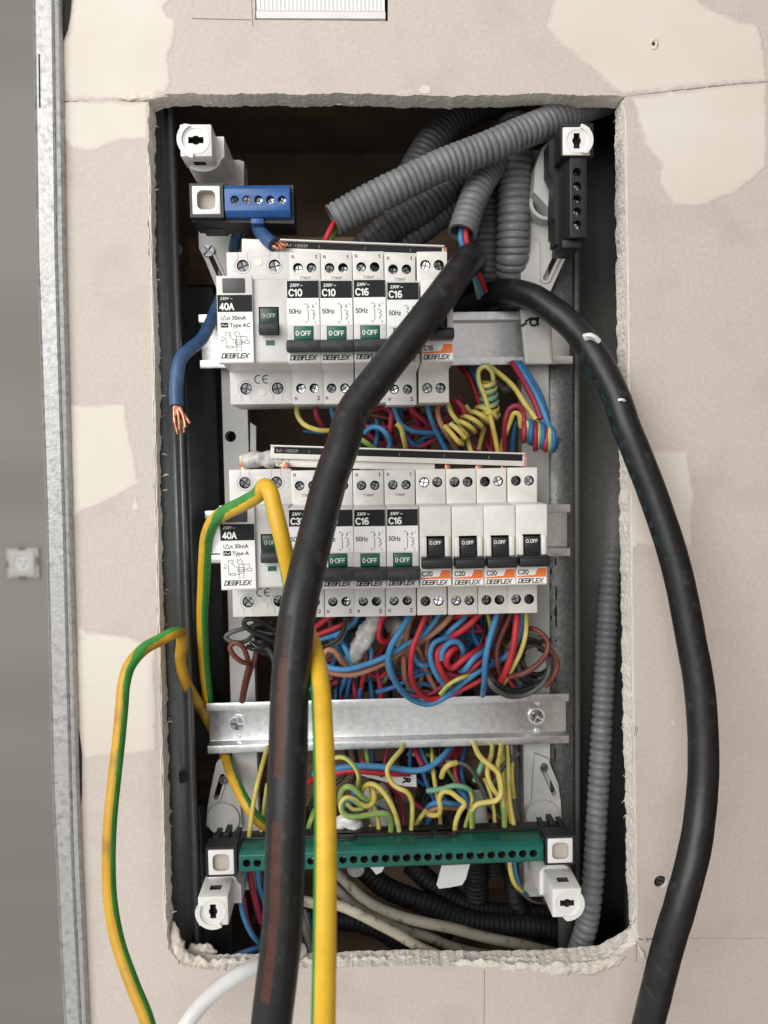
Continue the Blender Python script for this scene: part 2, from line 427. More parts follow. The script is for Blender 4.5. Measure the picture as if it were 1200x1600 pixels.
def plate(name, outline, d0, d1, mat, holes=(), bev=0.0, smooth=None, sidemat=None, rough=None):
    """flat plate from (x, z) outlines in mm between depths d0 (front) and d1; rough: (amp, rows) ragged sides."""
    bm = bmesh.new(); loops = [list(outline)] + [list(h) for h in holes]
    F = []; B = []
    for lp in loops:
        F.append([bm.verts.new((p[0], d0, p[1])) for p in lp])
        B.append([bm.verts.new((p[0], d1, p[1])) for p in lp])
    tris = tessellate_polygon([[Vector((p[0], p[1], 0)) for p in lp] for lp in loops])
    for side in (F, B):
        flat = [v for l in side for v in l]
        for t in tris:
            try: bm.faces.new([flat[i] for i in t])
            except ValueError: pass
    si = 1 if sidemat else 0
    for a, b in zip(F, B):
        n = len(a); rows = [a]
        if rough:
            cx = sum(v.co.x for v in a) / n; cz = sum(v.co.z for v in a) / n
            for r_ in range(1, rough[1]):
                t = r_ / rough[1]; row = []
                for v in a:
                    c = v.co.copy(); c.y = d0 + (d1 - d0) * t
                    q = c * .35
                    c.x += rough[0] * (noise.noise(q) + .7 * noise.noise(q * 2.7)); c.z += rough[0] * (noise.noise(q + Vector((9, 3, 1))) + .7 * noise.noise(q * 2.7 + Vector((5, 5, 5))))
                    row.append(bm.verts.new(c))
                rows.append(row)
        rows.append(b)
        for r0, r1 in zip(rows, rows[1:]):
            for i in range(n):
                f = bm.faces.new((r0[i], r0[(i + 1) % n], r1[(i + 1) % n], r1[i])); f.material_index = si
    return finish(name, bm, [mat, sidemat] if sidemat else mat, smooth)
def circle(cx, cz, r, n=20): return [Vector((cx + r * math.cos(2 * math.pi * i / n), cz + r * math.sin(2 * math.pi * i / n))) for i in range(n)]

def screw_mesh(r, slots=4):     # round head with a cross recess, face at y = 0
    def mk():
        bm = bmesh.new()
        add_cyl(bm, 0, 0, r, 1.3, 2.4, 20, mi=1)
        for q in range(4):
            pts = []
            g = r * .13
            a0 = q * math.pi / 2
            loc = [(g, g), (r * .94, g)] + [(r * .96 * math.cos(t), r * .96 * math.sin(t)) for t in [R(22), R(45), R(68)]] + [(g, r * .94)]
            ca, sa = math.cos(a0), math.sin(a0)
            f = [bm.verts.new((x * ca - z * sa, .0 if abs(x - g) + abs(z - g) > r * .4 else .12, x * sa + z * ca)) for x, z in loc]
            b = [bm.verts.new((v.co.x, 1.4, v.co.z)) for v in f]
            bm.faces.new(f)
            for i in range(len(f)): bm.faces.new((f[i], f[(i + 1) % len(f)], b[(i + 1) % len(f)], b[i]))
        return finish('screw', bm, [chrome, M('screw_recess_dark', (.16, .16, .16), .5, .6)])
    return cached(('screw', r), mk)
def screw(parent, x, y, z, r, name='screw'):
    o = ob(name, screw_mesh(r), parent, mm(x, y, z))
    o.rotation_euler = (random.uniform(-.34, .34), random.uniform(0, 1.57), random.uniform(-.34, .34))
    return o

# ================================================================== SETTING
# cavity behind the boards
def cavity_box():
    bm = bmesh.new()
    a = W(150, 60, 22); b = W(1080, 1600, 22)
    x0, x1, z1, z0 = a.x / K, b.x / K, a.z / K, b.z / K
    vs_ = [(x0, z0), (x1, z0), (x1, z1), (x0, z1)]
    f = [bm.verts.new((x, 22, z)) for x, z in vs_]; g = [bm.verts.new((x, 190, z)) for x, z in vs_]
    bm.faces.new(g)
    for i in range(4): bm.faces.new((f[i], f[(i + 1) % 4], g[(i + 1) % 4], g[i]))
    me = finish('wall_cavity', bm, cavity)
    return tag(ob('wall_cavity', me), kind='structure')
cavity_box()

# plasterboards around the opening
topb = px2([(92, -160), (398, -160), (398, 31), (606, 33), (608, -160), (1330, -160), (1330, 118), (1150, 130), (976, 150), (965, 149), (830, 147), (700, 150),
            (560, 146), (400, 147), (300, 145), (246, 149), (232, 156), (97, 158)])
sel_top = lambda i: {1: 0.0, 0: 0, 3: 0, 4: 0, 5: 0, 6: .15, 7: .2, 8: 1, 9: 1, 10: 1, 11: 1, 12: 1, 13: 1, 14: .6, 15: .4, 16: .3, 17: 0}.get(i, .15)
leftb = px2([(98, 160), (232, 159), (232, 250), (233, 400), (238, 520), (240, 600), (242, 800), (247, 1000), (254, 1180), (258, 1400), (262, 1480),
             (280, 1508), (330, 1516), (400, 1514), (520, 1512), (640, 1508), (760, 1511), (880, 1507), (950, 1500), (985, 1480), (996, 1469),
             (1330, 1469), (1330, 1760), (146, 1760), (128, 1350), (118, 1000), (112, 800), (104, 500)])
sel_left = lambda i: .0 if i in (0, 20, 21, 22, 23) else (.25 if i > 23 else 1.0)
rightb = px2([(977, 151), (1150, 132), (1330, 119), (1330, 1466), (997, 1466), (993, 1380), (990, 1250), (986, 1100), (983, 900), (979, 600), (976, 400), (975, 220)])
sel_right = lambda i: 0.0 if i in (1, 2, 3) else (.2 if i == 0 else 1.0)
def board(name, outline, sel, seed, holes=()):
    o = jag(outline, step=1.3, amp=1.1, fr=.14, seed=seed, sel=sel)
    me = plate(name, o, 0, 15.2, paper, holes=holes, sidemat=gypsum, rough=(.42, 8))
    return tag(ob(name, me), kind='structure')
h1 = px2([(1021, 69)])[0]
wall_top = board('wall_board', topb, sel_top, 1.3, [circle(h1.x, h1.y, 1.0, 12)])
wall_left = board('wall_board', leftb, sel_left, 4.1)
h2 = px2([(1032, 1378)])[0]
wall_right = board('wall_board', rightb, sel_right, 8.7, [circle(h2.x, h2.y, 4.0, 20)])
def hole_cup(p, r, parent):
    bm = bmesh.new(); add_cyl(bm, p.x, p.y, r * 1.15, 2.4, 17, 16)
    ob('screw_recess', finish('screw_recess', bm, holeblk, 40), parent)
hole_cup(h2, 4, wall_right)
s_ = screw(wall_right, h2.x + .3, 1.4, h2.y, 2.4, 'drywall_screw'); s_.data = s_.data.copy(); s_.data.materials[0] = btn
# rim burr around the small hole
bm = bmesh.new()
for i in range(16):
    t0, t1 = 2 * math.pi * i / 16, 2 * math.pi * (i + 1) / 16
    g = lambda t, r, y: bm.verts.new((h1.x + r * math.cos(t), y - .75, h1.y + r * 1.2 * math.sin(t)))
    hh = -.9 * (.5 + .5 * math.cos(t0 - .5))
    h9 = -.9 * (.5 + .5 * math.cos(t1 - .5))
    bm.faces.new((g(t0, 1.0, .2), g(t1, 1.0, .2), g(t1, 1.7, h9), g(t0, 1.7, hh)))
    bm.faces.new((g(t0, 1.7, hh), g(t1, 1.7, h9), g(t1, 2.7, .1), g(t0, 2.7, .1)))
bmesh.ops.remove_doubles(bm, verts=bm.verts, dist=.01)
ob('filler_crater', finish('filler_crater', bm, filler, 60), wall_top)
bm = bmesh.new(); add_cyl(bm, h1.x - .3, h1.y - .2, .85, -1.0, -.5, 14)
ob('screw_hole', finish('screw_hole', bm, holeblk, 40), wall_top)

# filler patches skimmed on the boards
def filler_mat():
    m = bpy.data.materials.new('feathered_filler'); m.use_nodes = True
    nt = m.node_tree; N = nt.nodes; L = nt.links; b = N['Principled BSDF']
    b.inputs['Roughness'].default_value = .88; b.inputs['Specular IOR Level'].default_value = .18
    tc = N.new('ShaderNodeTexCoord')
    at = N.new('ShaderNodeAttribute'); at.attribute_name = 'cover'
    def nz(sc, det, lo, hi, a, c):
        t = N.new('ShaderNodeTexNoise'); t.inputs['Scale'].default_value = sc; t.inputs['Detail'].default_value = det
        L.new(tc.outputs['Object'], t.inputs['Vector'])
        r = N.new('ShaderNodeValToRGB'); r.color_ramp.elements[0].position = lo; r.color_ramp.elements[1].position = hi
        r.color_ramp.elements[0].color = (*a, 1); r.color_ramp.elements[1].color = (*c, 1)
        L.new(t.outputs['Fac'], r.inputs[0]); return t, r
    _, pap = nz(420, 9, .34, .66, (.535, .472, .425), (.60, .534, .486))
    _, fil = nz(14, 4, .35, .65, (.645, .590, .515), (.70, .655, .59))
    t, _ = nz(90, 8, .3, .7, (0, 0, 0), (1, 1, 1))
    st = N.new('ShaderNodeTexNoise'); st.inputs['Scale'].default_value = 40; st.inputs['Detail'].default_value = 3
    mp = N.new('ShaderNodeMapping'); mp.inputs['Scale'].default_value = (.25, 1, 2.2); mp.inputs['Rotation'].default_value = (0, .5, 0)
    L.new(tc.outputs['Object'], mp.inputs[0]); L.new(mp.outputs[0], st.inputs['Vector'])
    ad = N.new('ShaderNodeMath'); ad.operation = 'MULTIPLY_ADD'; ad.inputs[1].default_value = 1.1
    L.new(t.outputs['Fac'], ad.inputs[0]); L.new(at.outputs['Fac'], ad.inputs[2])
    mr = N.new('ShaderNodeMapRange'); mr.inputs[1].default_value = .72; mr.inputs[2].default_value = 1.18
    L.new(ad.outputs[0], mr.inputs[0])
    mx = N.new('ShaderNodeMix'); mx.data_type = 'RGBA'
    L.new(mr.outputs[0], mx.inputs['Factor']); L.new(pap.outputs[0], mx.inputs['A']); L.new(fil.outputs[0], mx.inputs['B'])
    L.new(mx.outputs['Result'], b.inputs['Base Color'])
    bp = N.new('ShaderNodeBump'); bp.inputs['Strength'].default_value = .35; bp.inputs['Distance'].default_value = .0012
    L.new(st.outputs['Fac'], bp.inputs['Height']); L.new(bp.outputs[0], b.inputs['Normal'])
    return m
feather = filler_mat()
def patch(pts, parent, seed, th=.55, amp=.7, fr=.16, label=None):
    th = th * .55
    o = jag(px2(pts), step=.9, amp=amp * 1.5, fr=fr * 1.7, seed=seed)
    n = len(o); bm = bmesh.new(); lay = bm.verts.layers.float.new('cover')
    g = ORI(o); sm = []
    for i in range(n):      # smoothed normals keep the inner rings tidy
        t = (o[(i + 6) % n] - o[i - 6]); t.normalize(); sm.append(Vector((-t.y, t.x)) * g)
    area_ = abs(sum(a.x * b.y - b.x * a.y for a, b in zip(o, o[1:] + o[:1]))) / 2
    big = 1.0 if area_ > 600 else .3
    rings = []
    for w, y, c in ((0, -.02, 0.0), (.7, -th * .45, .25), (2.2 * big, -th * .8, .55), (4.6 * big, -th, 1.0)):
        ring = []
        for i, p in enumerate(o):
            ww = w * (.75 + .6 * abs(noise.noise(Vector((p.x * .05, p.y * .05, seed)))))
            q = p + sm[i] * ww
            v = bm.verts.new((q.x, y, q.y)); v[lay] = c; ring.append(v)
        rings.append(ring)
    for r0, r1 in zip(rings, rings[1:]):
        for i in range(n): bm.faces.new((r0[i], r0[(i + 1) % n], r1[(i + 1) % n], r1[i]))
    inner = rings[-1]
    for t in tessellate_polygon([[Vector((v.co.x, v.co.z, 0)) for v in inner]]):
        try: bm.faces.new([inner[i] for i in t])
        except ValueError: pass
    me = finish('filler_patch', bm, feather)
    return ob('filler_patch', me, parent)
def ORI(o):
    return 1 if sum(a.x * b.y - b.x * a.y for a, b in zip(o, o[1:] + o[:1])) > 0 else -1
patch([(121, -60), (270, -60), (276, -10), (256, 12), (262, 24), (276, 30), (274, 62), (262, 92), (268, 128), (258, 146), (205, 155), (150, 156.5), (112, 156.5),
       (98, 138), (99, 122), (92, 96), (97, 74), (108, 52), (114, 20)], wall_top, 2.0, .7, .5)
patch([(100, 160), (160, 157), (231, 160), (231, 217), (190, 222), (160, 232), (135, 238), (112, 232), (98, 216), (92, 196), (97, 176)], wall_left, 6.0, .5, .4)
patch([(884, -60), (853, 44), (872, 66), (906, 94), (935, 116), (954, 138), (975, 148), (1040, 142.6), (1140, 131.3), (1198, 127), (1197, 84), (1186, 40), (1150, 30), (1116, 17),
       (1096, 4), (1080, -60)], wall_top, 9.0, .6, .6)
patch([(986, 152), (1040, 144.5), (1140, 133.6), (1199, 129), (1198, 262), (1150, 302), (1096, 322), (1052, 322), (1042, 304), (1031, 288), (1033, 258), (1008, 226), (998, 196),
       (995, 172)], wall_right, 12.0, .6, .5)
patch([(106, 632), (196, 632), (206, 694), (218, 757), (176, 778), (113, 808)], wall_left, 15.0, .4, .25)
patch([(212, 773), (219, 797), (206, 797)], wall_left, 18.0, .4, .25)
patch([(121, 974), (136, 986), (200, 994), (226, 1003), (244, 1014), (240, 1046), (245, 1100), (244, 1174), (180, 1180), (132, 1186), (123, 1150), (119, 1060)], wall_left, 21.0, .5, .35)
patch([(1018, 703), (1075, 705), (1079, 742), (1086, 770), (1082, 806), (1082, 852), (1030, 858), (996, 852), (985, 864), (982, 800), (984, 750), (1000, 712)], wall_right, 25.0, .5, .4)
for k, (x, y, w, h) in enumerate([(664, 140, 7, 3), (1100, 905, 3, 2), (1052, 1130, 3, 3)]):
    patch([(x - w, y), (x - w * .3, y - h), (x + w * .8, y - h * .6), (x + w, y + h * .5), (x, y + h), (x - w * .7, y + h * .7)], wall_right if x > 900 else wall_top, 50.0 + k, .4, .3)
# ragged mortar along the lower edge and the corners
def lump_strip(pts, r, seed, parent, flat=.6, mat=fillrough, name='filler_bead'):
    P = resample(spline([W(x, y, d) for x, y, d in pts], .001), .0009)
    bm = bmesh.new(); rings = []; seg = 22
    for i, p in enumerate(P):
        t = (P[min(i + 1, len(P) - 1)] - P[max(0, i - 1)]).normalized()
        a = Vector((0, -1, 0)); b = t.cross(a).normalized(); a = b.cross(t)
        e = min(1, i / 9, (len(P) - 1 - i) / 9) * .9 + .1
        ring = []
        for k in range(seg):
            th = 2 * math.pi * k / seg
            v = a * math.cos(th) * flat + b * math.sin(th)
            q = (p + v * .006) * 120
            rr = r * K * e * (.85 + .55 * noise.noise(q + Vector((seed, 0, 0))) + .45 * noise.noise(q * 2.6 + Vector((0, seed, 0))) + .16 * noise.noise(q * 6.3 + Vector((0, 0, seed))))
            ring.append(bm.verts.new(p + v * rr))
        rings.append(ring)
    for r0, r1 in zip(rings, rings[1:]):
        for k in range(seg): bm.faces.new((r0[k], r0[(k + 1) % seg], r1[(k + 1) % seg], r1[k]))
    bm.faces.new(rings[0][::-1]); bm.faces.new(rings[-1])
    return ob(name, finish(name, bm, mat, 70, scale=False), parent)
lump_strip([(272, 1440, 8), (276, 1484, 5), (300, 1500, 6), (345, 1508, 8), (420, 1506, 7), (500, 1506, 7)], 4.8, 1, wall_left)
lump_strip([(285, 1506, 12), (298, 1490, 13), (318, 1484, 14), (340, 1487, 15)], 4.6, 2, wall_left)
lump_strip([(470, 1508, 8), (560, 1505, 8), (680, 1508, 7), (780, 1506, 7), (880, 1508, 6), (950, 1500, 5), (982, 1478, 4), (997, 1440, 4)], 4.8, 3, wall_left)
lump_strip([(600, 1499, 10), (608, 1489, 12), (616, 1498, 13)], 2.4, 4, wall_left)
lump_strip([(700, 1507, 3), (780, 1509, 2), (846, 1512, 1), (890, 1513, 0), (940, 1508, 0), (978, 1494, 0)], 3.8, 5, wall_left)
lump_strip([(996, 1476, 0), (1004, 1492, -1), (1010, 1504, 0)], 1.9, 6, wall_left)
lump_strip([(988, 1444, 3), (994, 1410, 5), (986, 1380, 10), (982, 1360, 13)], 2.0, 7, wall_right)
lump_strip([(1000, 1460, 0), (1008, 1468, -1), (1013, 1474, 0)], 1.2, 8, wall_right)
lump_strip([(96, 170, 0), (99, 200, 0), (97, 216, 0)], 2.6, 9, wall_left, mat=filler)
lump_strip([(175, 152, 0), (205, 153, 0), (240, 151, 0), (262, 150, 1)], 2.0, 10, wall_top, mat=filler)
for k, (x0, y0, x1, y1) in enumerate([(250, 622, 260, 618), (252, 710, 261, 712), (253, 745, 264, 742), (254, 768, 262, 766), (240, 300, 248, 296), (261, 1130, 270, 1128), (264, 1430, 277, 1424)]):
    lump_strip([(x0, y0, 8), ((x0 + x1) / 2, (y0 + y1) / 2 - 2, 7), (x1, y1, 8)], 1.3, 20 + k, wall_left)
rnd = random.Random(3)
for k in range(26):
    y = rnd.uniform(190, 1440); x = 240 + (y - 160) * .021 + rnd.uniform(-3, 2)
    a_ = rnd.uniform(-5, 5)
    lump_strip([(x, y, rnd.uniform(9, 14)), (x + 3, y + a_ * .4, rnd.uniform(8, 12)), (x + rnd.uniform(4, 6), y + a_, rnd.uniform(9, 13))], rnd.uniform(.5, 1.2), 40 + k, wall_left, mat=gypsum, name='gypsum_flake')
for k in range(22):
    y = rnd.uniform(190, 1400); x = 963 + (y - 160) * .0125 + rnd.uniform(-2, 3)
    lump_strip([(x - 4, y, 13), (x, y + rnd.uniform(-5, 5), 10), (x + 4, y + rnd.uniform(-5, 5), 8)], rnd.uniform(.5, 1.3), 80 + k, wall_right, mat=gypsum, name='gypsum_flake')
for k in range(14):
    x = rnd.uniform(270, 900); y = rnd.uniform(150, 164)
    lump_strip([(x - 6, y, 11), (x, y + 1, 9), (x + 6, y + rnd.uniform(-1, 1), 11)], rnd.uniform(.5, 1.1), 120 + k, wall_top, mat=gypsum, name='gypsum_flake')
# score and pencil lines, small cracks
def hair(lines, mat, parent, w=.35, name='score_line'):
    ls = [[(v.x, v.y) for v in px2(l)] for l in lines]
    me = strokes_mesh(ls, w, mat, name)
    o = ob(name, me, parent, (0, -.0002, 0)); return o
pencil = M('pencil_grey', (.22, .20, .18), .9)
hair([[(392, -20), (395, 40)], [(300, 29), (392, 31)]], pencil, wall_top)
hair([[(757, 1516), (756, 1600)]], pencil, wall_left)
hair([[(990, 1130), (991, 1150)], [(993, 1135), (994, 1148)], [(995, 1136), (995.5, 1142)], [(998, 1468), (1036, 1468)], [(994, 1470), (994, 1502)]], pencil, wall_right, .4)
hair([[(138, 192), (142, 187), (148, 186), (154, 189), (156, 192)]], M('crack_brown', (.30, .24, .18), .9), wall_left, .35)
for k in range(3):
    x = 976 + k * 1.2
    hair([[(x + random.uniform(-.8, .8) + (y - 160) * .0135, y) for y in range(170 + 9 * k, 1430, 17)]], gypsum, wall_right, .3, 'torn_paper_edge')
for k in range(3):
    x = 229 + k * 1.7
    hair([[(x + random.uniform(-.9, .9) + (y - 160) * .021, y) for y in range(240 + 9 * k, 1460, 17)]], gypsum, wall_left, .3, 'torn_paper_edge')

# unseen brown board, added to darken the right edge of the wall
def shade_board():
    a = W(1201, 800, 0).x / K
    bm = bmesh.new(); add_box(bm, a + 5, a + 26, -280, -.5, -620, 620)
    o = ob('edge_shade_board', finish('edge_shade_board', bm, M('brown_board', (.10, .055, .035), .5, col2=(.14, .08, .05), vs_=40, stretch=(1, 1, .1))))
    return tag(o, 'unseen brown board added to shade the right edge of the wall', 'board')
shade_board()

# far room wall seen past the edge
def far_wall():
    bm = bmesh.new(); add_box(bm, -3000, -150, 1500, 1560, -2200, 2000)
    o = tag(ob('far_room_wall', finish('far_room_wall', bm, roomw)), kind='structure')
    return o
fwall = far_wall()
fp = W(35, 880, 1490)
so = thing('wall_socket', 'small white square socket on the grey wall of the room beyond', 'socket', fp)
ob('frame', box_mesh('frame', -40, 40, 0, 9, -38, 38, M('socket_grey', (.42, .41, .385), .5), 3), so)
for x_, z_, w_, h_ in ((0, 36, 9, 2.5), (36, 4, 2.5, 11), (-37, -2, 2, 9), (-2, -36, 10, 2.5)):
    ob('mounting_notch', box_mesh('mounting_notch', x_ - w_, x_ + w_, -.6, 1, z_ - h_, z_ + h_, greyp), so)
bm = bmesh.new(); add_cyl(bm, 0, 0, 24, -3, 1, 28); cutm = finish('c', bm, ribw)
rim = box_mesh('cover', -31, 31, -5, 0, -31, 31, M('socket_cover', (.50, .49, .46), .5), 2)
bm = bmesh.new(); add_cyl(bm, 0, 0, 21, -8, -1.5, 28)
ob('cover', bool_cut(rim, finish('c', bm, plastic)), so)
bm = bmesh.new(); add_cyl(bm, 4, -6, 2.6, -2.2, -1.4, 12); add_cyl(bm, 10, 4, 2.6, -2.2, -1.4, 12); add_cyl(bm, -6, 5, 2.2, -2.2, -1.4, 12)
ob('pin_hole', finish('pin_hole', bm, greyp), so)

# galvanised corner profile at the left edge of the boards
def corner_bead():
    rows = [(-120, 47, 78, 91), (0, 52, 82, 94), (400, 58, 87, 100), (800, 72, 99, 110), (1240, 82, 110, 122), (1350, 88, 113, 126), (1600, 101, 125, 137), (1720, 106, 130, 142)]
    bm = bmesh.new(); secs = []
    n = 60
    for j in range(n + 1):
        y = -120 + 1840 * j / n
        for r0, r1 in zip(rows, rows[1:]):
            if r0[0] <= y <= r1[0] + .01:
                t = (y - r0[0]) / (r1[0] - r0[0]); e = [r0[k] + (r1[k] - r0[k]) * t for k in (1, 2, 3)]
                break
        def X(px, d): q = W(px, y, d); return q.x / K, q.z / K
        wob = .35 * noise.noise(Vector((0, 0, y * .01)))
        sec = [(e[0] + 1, 45), (e[0] - .5, -4 + wob), (e[0] + 1.5, -5.2 + wob), (e[0] + 4, -4.4 + wob), (e[1] - 2, -4 + wob), (e[1], -3.2), (e[1] + 1.2, -2.0), (e[1] + 2.6, -3.6), (e[1] + 6, -4.6), (e[2] - 2.6, -4.2), (e[2] - .5, -2.6), (e[2] + 1.5, 1.5), (e[2] + 2, 12)]
        row = []
        for px, d in sec:
            p = W(px, y, -4); row.append(bm.verts.new((p.x / K, d, p.z / K)))
        secs.append(row)
    for r0, r1 in zip(secs, secs[1:]):
        for k in range(len(r0) - 1): bm.faces.new((r0[k], r0[k + 1], r1[k + 1], r1[k]))
    me = finish('corner_profile', bm, bead, 35)
    o = ob('corner_profile', me)
    tag(o, 'long galvanised steel corner profile spattered with plaster at the edge of the boards', 'profile')
    # long slot near the upper end
    ob('slot', plate('slot', px2([(58.5, 82), (60, 82), (61, 166), (59.5, 166)], -6), -4.75, -4.5, holeblk), o)
    return o
cb = corner_bead()
# dark gaps between profile and board
for pts in ([(95, -60), (117, -60), (110, 20), (106, 45), (96, 73), (94, 40)], [(94, 122), (98, 130), (98, 150), (94, 158)], [(124, 1142), (128, 1180), (128, 1240), (124, 1300), (123, 1240)], [(133, 1540), (139, 1600), (141, 1700), (137, 1700), (134, 1600)]):
    ob('edge_gap', plate('edge_gap', px2(pts), -.85, 0, holeblk), wall_left)

# white ribbed cover in the notch of the upper board
def cover():
    a = W(402, 22, 2); b = W(601, 23, 2)
    x0, x1, z = a.x / K, b.x / K, a.z / K
    t = thing('ribbed_cover', 'white plastic cover with fine vertical ribs set in the board above the opening', 'cover', (0, 0, 0))
    bm = bmesh.new(); n = int((x1 - x0) / 2.2)
    for i in range(n):
        xa = x0 + (x1 - x0) * i / n; wv = (x1 - x0) / n
        add_box(bm, xa + wv * .22, xa + wv * .98, -1.1, 1, z + .15, z + 60)
    ob('rib_panel', tag(ob('x', None), kind=None) and finish('rib_panel', bm, ribw), t)
    bpy.data.objects.remove(bpy.data.objects['x'])
    ob('backing', box_mesh('backing', x0, x1, -.2, 14, z, z + 60, ribw), t)
    bm = bmesh.new()
    prism_x(bm, [(-.9, z), (-.2, z - 3.4), (14, z - 3.4), (14, z)], x0 - .3, x1 + .3)
    ob('lower_rim', finish('lower_rim', bm, postw), t)
    ob('edge_gap', box_mesh('edge_gap', x0 - 2.0, x1 + 2.6, 12, 16, z - 3.2, z + 60, holeblk), wall_top)
cover()

# ================================================================== steel and wood inside the opening
def vert_profile(name, sec, y0, y1, mat, lab, cat, ref=40):
    """sec: list of (px at reference row 800, depth); vertical prism between pixel rows"""
    pts = [(W(px, 800, d).x / K, d) for px, d in sec]
    z1 = W(600, y0, ref).z / K; z0 = W(600, y1, ref).z / K
    bm = bmesh.new()
    a = [bm.verts.new((x, d, z0)) for x, d in pts]; b = [bm.verts.new((x, d, z1)) for x, d in pts]
    for i in range(len(a) - 1): bm.faces.new((a[i], a[i + 1], b[i + 1], b[i]))
    me = finish(name, bm, mat, 50)
    o = ob(name, me)
    md = o.modifiers.new('thick', 'SOLIDIFY'); md.thickness = .0008; md.offset = 1
    return tag(o, lab, cat)
left_stud = vert_profile('steel_stud', [(200, 19), (264, 19), (270, 20), (277, 21), (281, 20), (284, 17.8), (288, 17.8), (291, 20), (293, 26), (296, 58)], 60, 1640, stud,
                         'dark steel stud with a bright rolled ridge behind the left cut edge', 'stud', 20)
for (x, y) in ((276, 390), (284, 1215)):
    p = W(x, y, 19.4)
    bm = bmesh.new(); add_cyl(bm, 0, 0, 3.6, -.1, .5, 24)
    ob('punched_hole', finish('punched_hole', bm, holeblk, 40), left_stud, (p.x, p.y, p.z))
vert_profile('steel_plate', [(296, 58.6), (299, 60), (343, 61), (344, 80)], 446, 1172, stud, 'flat dark steel plate standing beside the left rail ends', 'plate', 60)
vert_profile('steel_plate', [(296, 58.6), (299, 60), (343, 61), (344, 80)], 1250, 1640, stud, 'flat dark steel plate behind the lower left post', 'plate', 60)
right_side = vert_profile('steel_side_channel', [(868, 62), (872, 50), (900 - 6, 50), (895, 52), (896.5, 52), (898, 50), (899, 49.5), (905, 49.5), (907, 54), (910, 72), (975, 74), (985, 26), (1040, 22)], 60, 1640, studr,
                          'dark grey steel channel lining the inside beside the right cut edge', 'channel', 50)
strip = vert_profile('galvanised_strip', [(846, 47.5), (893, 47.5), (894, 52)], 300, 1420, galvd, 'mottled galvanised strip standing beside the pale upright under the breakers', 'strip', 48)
for (xa, ya, xb, yb) in [(861, 889, 861, 897), (860, 911, 860, 919), (868, 872, 868, 884), (869, 916, 869, 938), (869, 945, 867, 962), (861, 962, 861, 968), (869, 951, 869, 980), (860, 996, 860, 1004), (869, 1000, 869, 1003), (869, 1034, 868, 1066), (867, 1170, 867, 1190)]:
    ob('slot', plate('slot', px2([(xa - 1.2, ya), (xa + 1.2, ya), (xb + 1.2, yb), (xb - 1.2, yb)], 46.6), 46.4, 46.7, holeblk), strip)

def batten(y0, y1, lab):
    a = W(294, y0, 78); b = W(905, y1, 78)
    bm = bmesh.new(); add_box(bm, a.x / K, b.x / K, 78, 110, b.z / K, a.z / K)
    tag(ob('wooden_batten', finish('wooden_batten', bm, wood)), lab, 'batten')
batten(372, 440, 'rough brown wooden batten behind the top of the upper breaker row')
batten(1178, 1246, 'rough brown wooden batten behind the wires over the green terminal bar')

# ================================================================== chassis: uprights, rails, posts
ch = thing('mounting_chassis', 'pale plastic mounting frame with three metal rails and corner posts inside the opening', 'frame', (0, 0, 0))
def upright(x0, x1, y0, y1, holes):
    a = W(x0, y0, 44); b = W(x1, y1, 44)
    xa = W(x0, 800, 44).x / K; xb = W(x1, 800, 44).x / K
    hs = [circle(W(hx, hy, 44).x / K, W(hx, hy, 44).z / K, 3.6, 20) for hx, hy in holes]
    me = plate('upright', [Vector((xa, b.z / K)), Vector((xb, b.z / K)), Vector((xb, a.z / K)), Vector((xa, a.z / K))], 44, 55, chassisw, holes=hs)
    o = ob('upright', me, ch)
    return o
upright(352, 391, 250, 1390, [(360, 682)])
upright(816, 858, 235, 1400, [])
x5 = W(360, 682, 55)
ob('hole_backing', box_mesh('hole_backing', -5, 5, 0, 2, -5, 5, holeblk), ch, (x5.x, .0552, x5.z))
# thin clips beside the left upright
ob('clip', plate('clip', px2([(391, 660), (400, 666), (400, 704), (391, 704)], 44), 44, 48, chassisw), ch)
ob('clip', plate('clip', px2([(391, 950), (404, 950), (404, 966), (391, 966)], 44), 44, 48, chassisw), ch)
def slot_outline(x0, y0, x1, y1, w, d):
    a, b = px2([(x0, y0), (x1, y1)], d); t = (b - a).normalized(); n = Vector((-t.y, t.x))
    out = []
    for k in range(7):
        th = math.pi * k / 6; out.append(b + n * w * math.cos(th) + t * w * math.sin(th))
    for k in range(7):
        th = math.pi * k / 6; out.append(a - n * w * math.cos(th) - t * w * math.sin(th))
    return out
def bracket(outline, slots, d0, d1, scr=None, w=1.7):
    o = ob('bracket', plate('bracket', px2(outline, d0), d0, d1, chassisw, holes=[slot_outline(*s, w, d0) for s in slots]), ch)
    for s in slots:       # raised lip round the slot
        so_ = slot_outline(*s, w + 1.5, d0); si = slot_outline(*s, w + .1, d0)
        ob('slot_rim', plate('slot_rim', so_, d0 - 1.1, d0 - .01, chassisw, holes=[si]), o)
        if scr:
            p = W(scr[0], scr[1], d0 - 2.2)
            q = screw(o, p.x / K, p.y / K, p.z / K, scr[2]); q.data = q.data.copy(); q.data.materials[0] = M('dull_zinc', (.25, .27, .28), .45, .8, col2=(.18, .19, .20), vs_=400)
    return o
bracket([(310, 356), (378, 356), (378, 394), (354, 394), (354, 470), (346, 470), (322, 410), (311, 388)], [(330, 402, 352, 450)], 40, 46, (325, 391, 4.0), 1.5)
bracket([(845, 378), (884, 379), (884, 402), (860, 455), (846, 448)], [(872, 393, 852, 435)], 40, 46)
bracket([(338, 1192), (352, 1178), (372, 1215), (378, 1292), (322, 1292), (324, 1262), (328, 1240)], [(348, 1212, 338, 1245)], 40, 46, (350, 1220, 2.6))
bracket([(836, 1178), (856, 1186), (872, 1225), (876, 1252), (878, 1294), (828, 1294)], [(848, 1200, 866, 1240)], 40, 46, (850, 1201, 2.6))
